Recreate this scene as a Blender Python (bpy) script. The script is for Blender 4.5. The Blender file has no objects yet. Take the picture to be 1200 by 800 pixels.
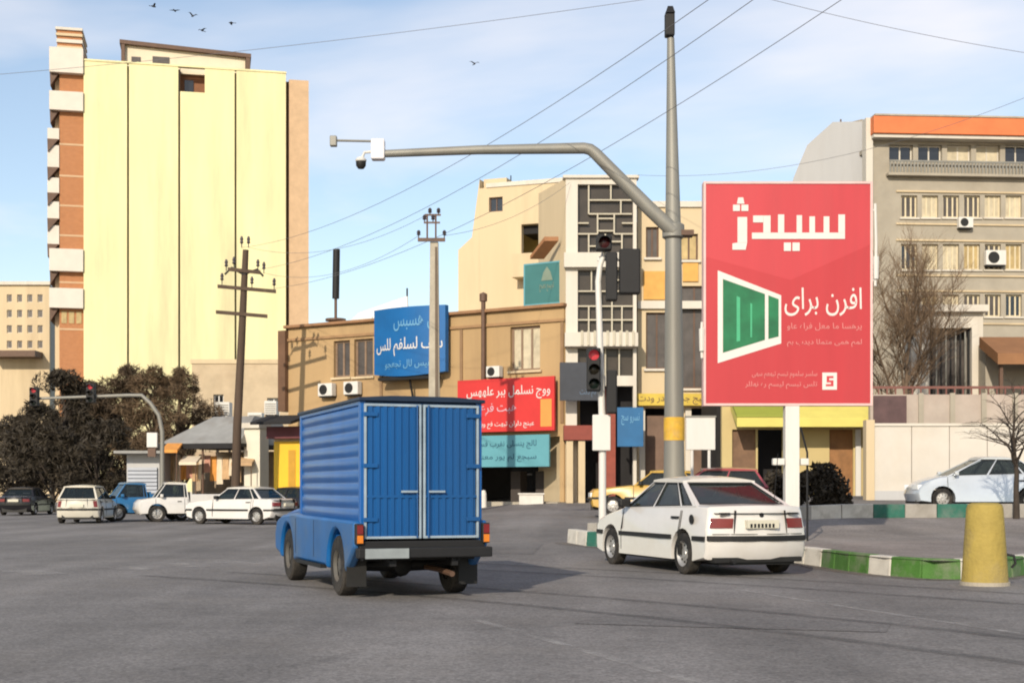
import bpy, bmesh, math, random
from mathutils import Vector, Matrix
from math import sin, cos, pi, radians, sqrt, atan2

sc = bpy.context.scene
COL = sc.collection

# ------------------------------------------------------------------ camera
CAMZ = 1.3
FPX = 1600.0          # focal length in photograph pixels (1200 wide)
HOR = 573.0           # horizon row
cd = bpy.data.cameras.new('camera'); cam = bpy.data.objects.new('camera', cd); COL.objects.link(cam)
cam.location = (0, 0, CAMZ); cam.rotation_euler = (pi/2, 0, 0)
cd.sensor_width = 36; cd.lens = 36*FPX/1200; cd.shift_y = (HOR-400)/1200; cd.clip_end = 4000; cd.clip_start = .1
sc.camera = cam

# ------------------------------------------------------------------ sky + sun
SUN_EL = 25.0
SDIR = Vector((.30, .95, 0)).normalized()      # horizontal travel of the light
w = bpy.data.worlds.new('World'); sc.world = w; w.use_nodes = True
nt = w.node_tree; nt.nodes.clear(); N = nt.nodes.new; L = nt.links.new
out = N('ShaderNodeOutputWorld'); bg = N('ShaderNodeBackground'); sky = N('ShaderNodeTexSky')
sky.sky_type = 'NISHITA'; sky.sun_disc = False; sky.sun_elevation = radians(SUN_EL)
sky.sun_rotation = atan2(-SDIR.x, -SDIR.y); sky.air_density = 1.0; sky.dust_density = .5; sky.ozone_density = .6
bg.inputs[1].default_value = .15
L(sky.outputs[0], bg.inputs[0])
tc = N('ShaderNodeTexCoord'); sep = N('ShaderNodeSeparateXYZ'); L(tc.outputs['Generated'], sep.inputs[0])
zz = N('ShaderNodeMath'); zz.operation = 'MAXIMUM'; zz.inputs[1].default_value = 0.0; L(sep.outputs[2], zz.inputs[0])
za = N('ShaderNodeMath'); za.operation = 'ADD'; za.inputs[1].default_value = .16; L(zz.outputs[0], za.inputs[0])
dx = N('ShaderNodeMath'); dx.operation = 'DIVIDE'; L(sep.outputs[0], dx.inputs[0]); L(za.outputs[0], dx.inputs[1])
dy = N('ShaderNodeMath'); dy.operation = 'DIVIDE'; L(sep.outputs[1], dy.inputs[0]); L(za.outputs[0], dy.inputs[1])
cmb = N('ShaderNodeCombineXYZ'); L(dx.outputs[0], cmb.inputs[0]); L(dy.outputs[0], cmb.inputs[1])
mp = N('ShaderNodeMapping'); mp.inputs['Location'].default_value = (3.15, .35, 0); mp.inputs['Scale'].default_value = (.8, 1.0, 1); L(cmb.outputs[0], mp.inputs[0])
nz = N('ShaderNodeTexNoise'); nz.inputs['Scale'].default_value = .95; nz.inputs['Detail'].default_value = 6; nz.inputs['Roughness'].default_value = .5
nz.inputs['Distortion'].default_value = .25; L(mp.outputs[0], nz.inputs['Vector'])
rp = N('ShaderNodeValToRGB'); rp.color_ramp.elements[0].position = .49; rp.color_ramp.elements[1].position = .70; rp.color_ramp.elements[0].color = (.10, .10, .10, 1)
L(nz.outputs[0], rp.inputs[0])
# cloud layer thins out towards the haze at the horizon
mz = N('ShaderNodeMapRange'); mz.inputs[1].default_value = .0; mz.inputs[2].default_value = .12; L(sep.outputs[2], mz.inputs[0])
mm = N('ShaderNodeMath'); mm.operation = 'MULTIPLY'; L(rp.outputs[0], mm.inputs[0]); L(mz.outputs[0], mm.inputs[1])
bg2 = N('ShaderNodeBackground'); bg2.inputs[0].default_value = (1.0, .955, .965, 1); bg2.inputs[1].default_value = 1.0
mx = N('ShaderNodeMixShader'); L(mm.outputs[0], mx.inputs[0]); L(bg.outputs[0], mx.inputs[1]); L(bg2.outputs[0], mx.inputs[2])
L(mx.outputs[0], out.inputs[0])

sl = bpy.data.lights.new('sun', 'SUN'); sun = bpy.data.objects.new('sun', sl); COL.objects.link(sun)
sl.energy = 4.1; sl.angle = radians(.6); sl.color = (1, .885, .72)
ldir = Vector((SDIR.x*cos(radians(SUN_EL)), SDIR.y*cos(radians(SUN_EL)), -sin(radians(SUN_EL))))
sun.rotation_euler = ldir.to_track_quat('-Z', 'Y').to_euler(); sun.location = (0, 0, 60)

vs = sc.view_settings
vs.view_transform = 'Standard'; vs.look = 'None'; vs.exposure = 0.12; vs.gamma = 1
sc.cycles.max_bounces = 6
sc.cycles.use_denoising = True
sc.cycles.filter_width = 2.0

# ------------------------------------------------------------------ materials
MATS = {}
def mat(name, col, rough=.7, var=.12, scale=3.0, metal=0, bump=0, bscale=40, spec=.4, dirt=None, dirt_amt=.4, emit=0, alpha=1, coat=0, streak=False):
    if name in MATS: return MATS[name]
    m = bpy.data.materials.new(name); m.use_nodes = True
    t = m.node_tree; b = t.nodes['Principled BSDF']; n = t.nodes.new; l = t.links.new
    b.inputs['Roughness'].default_value = rough; b.inputs['Metallic'].default_value = metal
    b.inputs['Specular IOR Level'].default_value = spec
    if coat: b.inputs['Coat Weight'].default_value = coat; b.inputs['Coat Roughness'].default_value = .08
    c = n('ShaderNodeTexCoord'); no = n('ShaderNodeTexNoise'); no.inputs['Scale'].default_value = scale
    no.inputs['Detail'].default_value = 8; no.inputs['Roughness'].default_value = .6
    if streak:
        mpn = n('ShaderNodeMapping'); mpn.inputs['Scale'].default_value = (1, 1, .12)
        l(c.outputs['Object'], mpn.inputs[0]); l(mpn.outputs[0], no.inputs['Vector'])
    else: l(c.outputs['Object'], no.inputs['Vector'])
    mr = n('ShaderNodeMapRange'); mr.inputs[1].default_value = .25; mr.inputs[2].default_value = .75
    mr.inputs[3].default_value = 1-var; mr.inputs[4].default_value = 1+var; l(no.outputs[0], mr.inputs[0])
    mu = n('ShaderNodeMix'); mu.data_type = 'RGBA'; mu.blend_type = 'MULTIPLY'; mu.inputs[0].default_value = 1
    mu.inputs[6].default_value = (*col, 1); l(mr.outputs[0], mu.inputs[7])
    last = mu.outputs[2]
    if dirt:
        n2 = n('ShaderNodeTexNoise'); n2.inputs['Scale'].default_value = scale*.45; n2.inputs['Detail'].default_value = 9; n2.inputs['Roughness'].default_value = .68
        if streak: l(mpn.outputs[0], n2.inputs['Vector'])
        else: l(c.outputs['Object'], n2.inputs['Vector'])
        r2 = n('ShaderNodeMapRange'); r2.inputs[1].default_value = .48; r2.inputs[2].default_value = .72; r2.inputs[4].default_value = dirt_amt
        l(n2.outputs[0], r2.inputs[0])
        m2 = n('ShaderNodeMix'); m2.data_type = 'RGBA'; l(r2.outputs[0], m2.inputs[0]); l(last, m2.inputs[6]); m2.inputs[7].default_value = (*dirt, 1)
        last = m2.outputs[2]
    l(last, b.inputs['Base Color'])
    if bump:
        n3 = n('ShaderNodeTexNoise'); n3.inputs['Scale'].default_value = bscale; n3.inputs['Detail'].default_value = 4
        l(c.outputs['Object'], n3.inputs['Vector'])
        bp = n('ShaderNodeBump'); bp.inputs['Strength'].default_value = bump; bp.inputs['Distance'].default_value = .02
        l(n3.outputs[0], bp.inputs['Height']); l(bp.outputs[0], b.inputs['Normal'])
    if emit:
        b.inputs['Emission Color'].default_value = (*col, 1); b.inputs['Emission Strength'].default_value = emit
    if alpha < 1:
        tr = n('ShaderNodeBsdfTransparent'); tr.inputs[0].default_value = (.75, .82, .82, 1); mxs = n('ShaderNodeMixShader'); mxs.inputs[0].default_value = alpha
        l(tr.outputs[0], mxs.inputs[1]); l(b.outputs[0], mxs.inputs[2]); l(mxs.outputs[0], t.nodes['Material Output'].inputs[0])
    MATS[name] = m
    return m

def asphalt(name, base):
    m = bpy.data.materials.new(name); m.use_nodes = True
    t = m.node_tree; b = t.nodes['Principled BSDF']; n = t.nodes.new; l = t.links.new
    c = n('ShaderNodeTexCoord')
    def noise(s, d=6, r=.6, vec=None, dist=0):
        x = n('ShaderNodeTexNoise'); x.inputs['Scale'].default_value = s; x.inputs['Detail'].default_value = d; x.inputs['Roughness'].default_value = r
        x.inputs['Distortion'].default_value = dist
        l(vec or c.outputs['Object'], x.inputs['Vector']); return x.outputs[0]
    def rng(v, a, bb, lo, hi):
        x = n('ShaderNodeMapRange'); x.inputs[1].default_value = a; x.inputs[2].default_value = bb; x.inputs[3].default_value = lo; x.inputs[4].default_value = hi
        l(v, x.inputs[0]); return x.outputs[0]
    def mul(a, bb):
        x = n('ShaderNodeMath'); x.operation = 'MULTIPLY'; l(a, x.inputs[0]); l(bb, x.inputs[1]); return x.outputs[0]
    big = rng(noise(.16, 5), .3, .7, .78, 1.2)
    mid = rng(noise(1.1, 8, .7), .3, .7, .86, 1.14)
    fine = rng(noise(45, 3), .3, .7, .78, 1.22)
    # tyre-darkened lanes, stretched along the travel direction
    mpn = n('ShaderNodeMapping'); mpn.inputs['Scale'].default_value = (.75, .07, 1); mpn.inputs['Rotation'].default_value = (0, 0, .5); l(c.outputs['Object'], mpn.inputs[0])
    lane = rng(noise(1.0, 5, .5, mpn.outputs[0]), .35, .65, .8, 1.12)
    # oil stains
    st = rng(noise(.9, 6, .65, None, 1.5), .60, .70, 1, .72)
    # cracks
    nv = n('ShaderNodeTexNoise'); nv.inputs['Scale'].default_value = 1.7; nv.inputs['Detail'].default_value = 6; l(c.outputs['Object'], nv.inputs['Vector'])
    mixv = n('ShaderNodeMix'); mixv.data_type = 'VECTOR'; mixv.inputs[0].default_value = .25
    l(c.outputs['Object'], mixv.inputs[4]); l(nv.outputs[1], mixv.inputs[5])
    vo = n('ShaderNodeTexVoronoi'); vo.feature = 'DISTANCE_TO_EDGE'; vo.inputs['Scale'].default_value = .32; l(mixv.outputs[1], vo.inputs['Vector'])
    cr = rng(vo.outputs[0], .0, .008, .90, 1)
    vg = n('ShaderNodeTexVoronoi'); vg.inputs['Scale'].default_value = 38; l(c.outputs['Object'], vg.inputs['Vector'])
    sg_ = n('ShaderNodeSeparateColor'); l(vg.outputs['Color'], sg_.inputs[0])
    grain = rng(sg_.outputs[0], 0, 1, .74, 1.26)
    drip = rng(noise(5.5, 3, .5), .68, .76, 1, .7)
    v = mul(mul(mul(mul(big, mid), mul(fine, lane)), mul(st, cr)), mul(grain, drip))
    mu = n('ShaderNodeMix'); mu.data_type = 'RGBA'; mu.blend_type = 'MULTIPLY'; mu.inputs[0].default_value = 1; mu.inputs[6].default_value = (*base, 1); l(v, mu.inputs[7])
    # dust
    du = rng(noise(.35, 7, .7), .5, .75, 0, .35)
    m2 = n('ShaderNodeMix'); m2.data_type = 'RGBA'; l(du, m2.inputs[0]); l(mu.outputs[2], m2.inputs[6]); m2.inputs[7].default_value = (base[0]*1.35, base[1]*1.27, base[2]*1.15, 1)
    l(m2.outputs[2], b.inputs['Base Color']); b.inputs['Roughness'].default_value = .85; b.inputs['Specular IOR Level'].default_value = .25
    bp = n('ShaderNodeBump'); bp.inputs['Strength'].default_value = .35; bp.inputs['Distance'].default_value = .01
    l(noise(70, 3), bp.inputs['Height']); l(bp.outputs[0], b.inputs['Normal'])
    return m

# ------------------------------------------------------------------ mesh builder
class MB:
    def __init__(s): s.v = []; s.f = []
    def add(s, vs, fs):
        o = len(s.v); s.v += [tuple(p) for p in vs]; s.f += [tuple(i+o for i in f) for f in fs]; return s
    def box(s, x0, x1, y0, y1, z0, z1):
        return s.add([(x0,y0,z0),(x1,y0,z0),(x1,y1,z0),(x0,y1,z0),(x0,y0,z1),(x1,y0,z1),(x1,y1,z1),(x0,y1,z1)],
            [(0,3,2,1),(4,5,6,7),(0,1,5,4),(1,2,6,5),(2,3,7,6),(3,0,4,7)])
    def hexa(s, b, t):   # bottom quad (ccw seen from above), top quad
        return s.add(list(b)+list(t), [(0,3,2,1),(4,5,6,7),(0,1,5,4),(1,2,6,5),(2,3,7,6),(3,0,4,7)])
    def prism(s, poly, a, b, axis='y'):   # polygon in the plane across axis, from a to b
        n = len(poly)
        def P(p, t): return (p[0], t, p[1]) if axis == 'y' else ((t, p[0], p[1]) if axis == 'x' else (p[0], p[1], t))
        return s.add([P(p, a) for p in poly]+[P(p, b) for p in poly],
            [tuple(range(n)), tuple(range(2*n-1, n-1, -1))]+[(i+n, (i+1) % n+n, (i+1) % n, i) for i in range(n)])
    def tube(s, pts, r, n=8, cap=True):
        pts = [Vector(p) for p in pts]; rr = r if isinstance(r, (list, tuple)) else [r]*len(pts)
        o = len(s.v); up = None
        for i, p in enumerate(pts):
            d = (pts[min(i+1, len(pts)-1)]-pts[max(i-1, 0)])
            if d.length < 1e-9: d = Vector((0, 0, 1))
            d.normalize()
            if up is None: up = Vector((1, 0, 0)) if abs(d.x) < .8 else Vector((0, 1, 0))
            a = d.cross(up).normalized(); up = a.cross(d).normalized()
            for k in range(n):
                q = p+(a*cos(2*pi*k/n)+up*sin(2*pi*k/n))*rr[i]; s.v.append(tuple(q))
        for i in range(len(pts)-1):
            for k in range(n): s.f.append((o+i*n+k, o+i*n+(k+1) % n, o+(i+1)*n+(k+1) % n, o+(i+1)*n+k))
        if cap:
            s.f.append(tuple(o+k for k in range(n-1, -1, -1))); s.f.append(tuple(o+(len(pts)-1)*n+k for k in range(n)))
        return s
    def lathe(s, prof, n=20, axis='z', c=(0,0,0), cap=True):   # prof (r, h)
        o = len(s.v)
        for r, h in prof:
            for k in range(n):
                a = 2*pi*k/n
                if axis == 'z': p = (c[0]+r*cos(a), c[1]+r*sin(a), c[2]+h)
                elif axis == 'y': p = (c[0]+r*cos(a), c[1]+h, c[2]+r*sin(a))
                else: p = (c[0]+h, c[1]+r*cos(a), c[2]+r*sin(a))
                s.v.append(p)
        for i in range(len(prof)-1):
            for k in range(n): s.f.append((o+i*n+k, o+i*n+(k+1) % n, o+(i+1)*n+(k+1) % n, o+(i+1)*n+k))
        if cap and prof[0][0] > 1e-4: s.f.append(tuple(o+k for k in range(n-1, -1, -1)))
        if cap and prof[-1][0] > 1e-4: s.f.append(tuple(o+(len(prof)-1)*n+k for k in range(n)))
        return s
    def map(s, fn, start=0):
        for i in range(start, len(s.v)): s.v[i] = tuple(fn(*s.v[i]))
        return s
    def mesh(s, name, m, smooth=None):
        me = bpy.data.meshes.new(name); me.from_pydata(s.v, [], s.f)
        bm = bmesh.new(); bm.from_mesh(me); bmesh.ops.recalc_face_normals(bm, faces=bm.faces); bm.to_mesh(me); bm.free()
        if m: me.materials.append(m)
        if smooth:
            me.polygons.foreach_set('use_smooth', [True]*len(me.polygons)); me.set_sharp_from_angle(angle=radians(smooth))
        return me

STUFF = {'lettering', 'twigs', 'crown', 'foliage', 'goods', 'plate_number', 'vent_holes'}
def part(name, mb, m, parent, smooth=None, bevel=0, label=None, kind=None):
    me = mb if isinstance(mb, bpy.types.Mesh) else mb.mesh(name, m, smooth)
    o = bpy.data.objects.new(name, me); COL.objects.link(o); o.parent = parent
    if bevel:
        b = o.modifiers.new('bevel', 'BEVEL'); b.width = bevel; b.segments = 2; b.limit_method = 'ANGLE'; b.angle_limit = radians(40)
    if label: o['label'] = label
    if kind or name in STUFF: o['kind'] = kind or 'stuff'
    return o
def thing(name, label, cat, loc=(0,0,0), rz=0, group=None):
    o = bpy.data.objects.new(name, None); COL.objects.link(o); o.location = loc; o.rotation_euler = (0, 0, rz)
    o.empty_display_size = .3; o['label'] = label; o['category'] = cat
    if group: o['group'] = group
    return o
def single(name, mb, m, label, cat, group=None, **k):
    o = part(name, mb, m, None, **k); o['label'] = label; o['category'] = cat
    if group: o['group'] = group
    return o
def struct(name, mb, m, **k):
    o = part(name, mb, m, None, **k); o['kind'] = 'structure'; return o
def copy_tree(o, parent=None):
    c = o.copy(); COL.objects.link(c); c.parent = parent
    for ch in list(o.children): copy_tree(ch, c)
    return c

# ------------------------------------------------------------------ terrain height and photo survey helpers
def sst(a, b, x):
    t = min(1, max(0, (x-a)/(b-a))); return t*t*(3-2*t)
def gz(x, y):
    slope = .021*sst(-7, 2, x)+.022*sst(3, 9, x)
    return min(1.05, slope*max(0, y-23))
def X(px, Y): return (px-600)/FPX*Y
def Z(py, Y): return CAMZ+(HOR-py)/FPX*Y
class Fac:
    """a facade line in plan, from A to B (left to right); local x runs along it, local y into the building"""
    def __init__(s, A, B):
        s.A = Vector(A); s.d = (Vector(B)-s.A); s.len = s.d.length; s.d.normalize(); s.rz = atan2(s.d.y, s.d.x)
    def u(s, px):
        a = (px-600)/FPX; return (a*s.A.y-s.A.x)/(s.d.x-a*s.d.y)
    def z(s, px, py): return Z(py, s.A.y+s.u(px)*s.d.y)
    def R(s, px0, py0, px1, py1):   # left, top, right, bottom  -> u0,u1,z0,z1
        c = (px0+px1)/2; return s.u(px0), s.u(px1), s.z(c, py1), s.z(c, py0)
    def root(s, name, label, cat, group=None): return thing(name, label, cat, (s.A.x, s.A.y, 0), s.rz, group)

def wall(mb, u0, u1, z0, z1, v0, v1, holes=(), fn=None):
    us = sorted(set([u0, u1]+[h[0] for h in holes if u0 < h[0] < u1]+[h[1] for h in holes if u0 < h[1] < u1]))
    zs = sorted(set([z0, z1]+[h[2] for h in holes if z0 < h[2] < z1]+[h[3] for h in holes if z0 < h[3] < z1]))
    nu, nz_ = len(us)-1, len(zs)-1
    solid = [[True]*nz_ for _ in range(nu)]
    for i in range(nu):
        for j in range(nz_):
            cu, cz = (us[i]+us[i+1])/2, (zs[j]+zs[j+1])/2
            for h in holes:
                if h[0] < cu < h[1] and h[2] < cz < h[3]: solid[i][j] = False
    ids = {}
    V = []
    def vid(i, j, k):
        if (i, j, k) not in ids:
            ids[(i, j, k)] = len(V); V.append((us[i], v1 if k else v0, zs[j]))
        return ids[(i, j, k)]
    F = []
    ok = lambda i, j: 0 <= i < nu and 0 <= j < nz_ and solid[i][j]
    for i in range(nu):
        for j in range(nz_):
            if not solid[i][j]: continue
            F.append((vid(i,j,0), vid(i+1,j,0), vid(i+1,j+1,0), vid(i,j+1,0)))
            F.append((vid(i,j,1), vid(i,j+1,1), vid(i+1,j+1,1), vid(i+1,j,1)))
            if not ok(i-1, j): F.append((vid(i,j,0), vid(i,j+1,0), vid(i,j+1,1), vid(i,j,1)))
            if not ok(i+1, j): F.append((vid(i+1,j,0), vid(i+1,j,1), vid(i+1,j+1,1), vid(i+1,j+1,0)))
            if not ok(i, j-1): F.append((vid(i,j,0), vid(i,j,1), vid(i+1,j,1), vid(i+1,j,0)))
            if not ok(i, j+1): F.append((vid(i,j+1,0), vid(i+1,j+1,0), vid(i+1,j+1,1), vid(i,j+1,1)))
    mb.add(V, F); return mb
def window(root, h, v, fm, gm, bars=(1, 0), fw=.06, depth=.08, sill=None, name='window'):
    """frame set in an opening h at depth v; child panes"""
    u0, u1, z0, z1 = h
    m = MB(); holes = []
    nb, nh = bars[0]+1, bars[1]+1
    for i in range(nb):
        for j in range(nh):
            a = u0+(u1-u0)*i/nb; b = u0+(u1-u0)*(i+1)/nb; c = z0+(z1-z0)*j/nh; d = z0+(z1-z0)*(j+1)/nh
            holes.append((a+fw*(1 if i == 0 else .5), b-fw*(1 if i == nb-1 else .5), c+fw*(1 if j == 0 else .5), d-fw*(1 if j == nh-1 else .5)))
    wall(m, u0+.004, u1-.004, z0+.004, z1-.004, v, v+depth, holes)
    f = part(name, m, fm, root)
    for q in holes:
        part('pane', MB().box(q[0], q[1], v+depth*.4, v+depth*.5, q[2], q[3]), gm, f)
    if sill: part('sill', MB().box(u0-.1, u1+.1, v-.28, v-.02, z0-.1, z0-.003), sill, f)
    return f

# Arabic-script shaping for the bundled fallback font
FORMS = {c: tuple(chr(k+i) for i in range(4)) for c, k in (('ب', 0xfe8f), ('ت', 0xfe95), ('ج', 0xfe9d), ('س', 0xfeb1), ('ع', 0xfec9), ('ف', 0xfed1), ('ل', 0xfedd), ('م', 0xfee1), ('ن', 0xfee5), ('ه', 0xfee9))}
FORMS.update({c: tuple(chr(k+i) for i in range(2)) for c, k in (('ا', 0xfe8d), ('د', 0xfea9), ('ر', 0xfead), ('و', 0xfeed))})
FORMS['ی'] = ('\ufbfc', '\ufbfd', '\ufbfe', '\ufbff')
def shape(s):
    o = []
    for i, c in enumerate(s):
        if c not in FORMS: o.append(c); continue
        f = FORMS[c]; prev = i > 0 and s[i-1] in FORMS and len(FORMS[s[i-1]]) == 4; nxt = i+1 < len(s) and s[i+1] in FORMS and len(f) == 4
        o.append(f[3] if prev and nxt else f[1] if prev else f[2] if nxt else f[0])
    return ''.join(reversed(o))
def text_mesh(s, u0, u1, z0, z1, v, bold=.012, d=.006):
    c = bpy.data.curves.new('lettering', 'FONT'); c.body = s; c.size = 1; c.offset = bold; c.extrude = d/2; c.resolution_u = 3
    o = bpy.data.objects.new('lettering', c); COL.objects.link(o)
    me = bpy.data.meshes.new_from_object(o.evaluated_get(bpy.context.evaluated_depsgraph_get()))
    bpy.data.objects.remove(o)
    xs = [p.co.x for p in me.vertices]; ys = [p.co.y for p in me.vertices]
    if not xs: return me
    a, b, e, f = min(xs), max(xs), min(ys), max(ys)
    for p in me.vertices: p.co = (u0+(p.co.x-a)/(b-a)*(u1-u0), v-p.co.z, z0+(p.co.y-e)/(f-e)*(z1-z0))
    return me

def script_line(u0, u1, z0, z1, v, seed, n=None, bold=.012, d=.012):
    """a line of printed script whose words cannot be made out in the photograph"""
    r = random.Random(seed); n = n or max(2, int((u1-u0)/(z1-z0)/1.7)); ws = []
    for _ in range(n): ws.append(''.join(r.choice('بسعفلمنهیجاردوتسلمن') for _ in range(r.randint(2, 5))))
    return text_mesh(shape(' '.join(ws)), u0, u1, z0, z1, v, bold, d)

# shared materials
M = {}
M['white_paint'] = mat('car_white', (.60, .58, .55), .28, .05, 2.5, coat=.6, dirt=(.42, .36, .28), dirt_amt=.25)
M['cream_paint'] = mat('car_cream', (.56, .53, .45), .32, .05, 2.5, coat=.5, dirt=(.42, .36, .28), dirt_amt=.25)
M['blue_paint'] = mat('car_blue', (.02, .13, .30), .32, .08, 2.5, coat=.5, dirt=(.10, .15, .19), dirt_amt=.3)
M['silver_paint'] = mat('car_silver', (.52, .56, .60), .25, .04, 2.5, metal=.35, coat=.6)
M['yellow_paint'] = mat('car_yellow', (.45, .27, .03), .3, .05, 2.5, coat=.5)
M['maroon_paint'] = mat('car_maroon', (.28, .03, .05), .28, .06, 2.5, coat=.6)
M['dark_paint'] = mat('car_dark', (.012, .011, .014), .3, .06, 2.5, coat=.3)
M['car_glass'] = mat('car_glass', (.012, .018, .02), .04, .1, 2, spec=.8, alpha=.5)
M['black_plastic'] = mat('black_plastic', (.012, .0115, .011), .6, .2, 6)
M['rubber'] = mat('rubber', (.013, .0125, .012), .85, .25, 8, bump=.2, dirt=(.12, .10, .08), dirt_amt=.45)
M['rim'] = mat('wheel_rim', (.46, .45, .43), .4, .12, 8, metal=.6, dirt=(.16, .12, .09), dirt_amt=.4)
M['seat'] = mat('seat_cloth', (.10, .10, .11), .9)
M['red_lens'] = mat('red_lens', (.16, .012, .015), .15, .15, 8, spec=.6)
M['amber_lens'] = mat('amber_lens', (.6, .18, .02), .2, .1, 8)
M['clear_lens'] = mat('clear_lens', (.65, .67, .68), .12, .08, 8, spec=.7)
M['plate'] = mat('plate', (.55, .52, .42), .5, .05, 6)
M['chrome'] = mat('chrome', (.6, .6, .6), .18, .1, 6, metal=1)
M['galv'] = mat('galvanised', (.23, .225, .20), .55, .14, 2.2, metal=.25, dirt=(.22, .19, .15), dirt_amt=.4, streak=True)
M['black_metal'] = mat('black_metal', (.008, .008, .009), .65, .2, 5)
M['white_metal'] = mat('white_metal', (.60, .585, .55), .45, .07, 3, dirt=(.45, .38, .28), dirt_amt=.35, streak=True)
M['wood_pole'] = mat('pole_wood', (.075, .05, .034), .85, .3, 4, bump=.4, bscale=20, streak=True)
M['concrete'] = mat('concrete', (.38, .34, .27), .85, .16, 2.5, bump=.3, dirt=(.2, .16, .12), dirt_amt=.4)
M['wire'] = mat('wire', (.13, .13, .14), .6)
M['brown_metal'] = mat('brown_metal', (.11, .062, .04), .6, .2, 3)
M['window_glass'] = mat('window_glass', (.014, .016, .02), .06, .35, 1.2, spec=.8)
M['window_warm'] = mat('curtain_warm', (.40, .30, .14), .6, .3, 2.2)
M['window_pale'] = mat('curtain_pale', (.48, .42, .30), .6, .25, 2.2)
M['window_grey'] = mat('curtain_grey', (.075, .065, .06), .4, .3, 2.2)
M['black_void'] = mat('shop_dark', (.012, .011, .012), .8, .4, 1.5)  # near-black colour carries the shade inside shop openings; also used on dark trim

# ------------------------------------------------------------------ ground
rd = asphalt('asphalt', (.185, .174, .168))
xs = sorted(set([-3000, -900, -300, -160] + list(range(-100, 101, 4)) + [160, 300, 900, 3000]+[i*.8 for i in range(-16, 26)]))
ys = sorted(set([-400, -60, -20] + list(range(-10, 90, 3)) + [95, 120, 160, 240, 500, 1200, 3500]))
g = MB(); g.v = [(x, y, gz(x, y)) for y in ys for x in xs]
nx_ = len(xs); g.f = [(j*nx_+i, j*nx_+i+1, (j+1)*nx_+i+1, (j+1)*nx_+i) for j in range(len(ys)-1) for i in range(nx_-1)]
struct('road', g, rd, smooth=60)
# worn paint on the road
wp = bpy.data.materials.new('worn_road_paint'); wp.use_nodes = True
t = wp.node_tree; b = t.nodes['Principled BSDF']; b.inputs['Base Color'].default_value = (.42, .40, .38, 1); b.inputs['Roughness'].default_value = .8
c_ = t.nodes.new('ShaderNodeTexCoord'); n_ = t.nodes.new('ShaderNodeTexNoise'); n_.inputs['Scale'].default_value = 2.2; n_.inputs['Detail'].default_value = 10; n_.inputs['Roughness'].default_value = .75
r_ = t.nodes.new('ShaderNodeMapRange'); r_.inputs[1].default_value = .42; r_.inputs[2].default_value = .68; r_.inputs[4].default_value = .75
tr_ = t.nodes.new('ShaderNodeBsdfTransparent'); ms_ = t.nodes.new('ShaderNodeMixShader')
t.links.new(c_.outputs['Object'], n_.inputs['Vector']); t.links.new(n_.outputs[0], r_.inputs[0]); t.links.new(r_.outputs[0], ms_.inputs[0])
t.links.new(tr_.outputs[0], ms_.inputs[1]); t.links.new(b.outputs[0], ms_.inputs[2]); t.links.new(ms_.outputs[0], t.nodes['Material Output'].inputs[0])
def strip(pts, wd, z=.005):
    m = MB()
    for a, b_ in zip(pts[:-1], pts[1:]):
        a, b_ = Vector(a), Vector(b_); n2 = max(1, int((b_-a).length/1.2)); d = (b_-a).normalized(); p = Vector((-d.y, d.x))*wd/2
        for i in range(n2):
            q, r2 = a+(b_-a)*i/n2, a+(b_-a)*(i+1)/n2
            m.add([(*(q-p), gz(*q)+z), (*(r2-p), gz(*r2)+z), (*(r2+p), gz(*r2)+z), (*(q+p), gz(*q)+z)], [(0, 1, 2, 3)])
    return m
def on_road(px, py): Y_ = CAMZ*FPX/(py-HOR); return (X(px, Y_), Y_)
for pts, wd in (([on_road(560, 727), on_road(600, 738), on_road(690, 764), on_road(815, 800)], .10), ([on_road(860, 690), on_road(1010, 714), on_road(1215, 745)], .10)):
    struct('lane_line', strip(pts, wd), wp)
for a, b_ in (((196, 660), (238, 664)), ((262, 658), (300, 661)), ((132, 664), (172, 668)), ((18, 668), (62, 673))):
    struct('lane_dash', strip([on_road(*a), on_road(*b_)], .55), wp)

# repaired patches and tyre marks
pm_ = asphalt('asphalt_patch', (.165, .156, .152))
for quad in (((.6, 13.2), (3.4, 12.4), (3.7, 13.3), (.9, 14.2)), ((-1.2, 26.5), (.4, 26.1), (.7, 29.6), (-.9, 30.0))):
    struct('road_patch', MB().add([(x, y, gz(x, y)+.0045) for x, y in quad], [(0, 1, 2, 3)]), pm_)
tm_ = wp.copy(); tm_.name = 'tyre_rubber'; tm_.node_tree.nodes['Principled BSDF'].inputs['Base Color'].default_value = (.05, .048, .047, 1)
for nd in tm_.node_tree.nodes:
    if nd.type == 'MAP_RANGE': nd.inputs[1].default_value = .3; nd.inputs[2].default_value = .7; nd.inputs[4].default_value = .5
for k in range(4):
    o_ = (0, 1.45, 4.6, 6.0)[k]; struct('tyre_mark', strip([(5.2+o_*.8-i*i*.10-i*.55, 7.0+i*1.7+o_*.55) for i in range(9)], .19, .0075), tm_)

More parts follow.
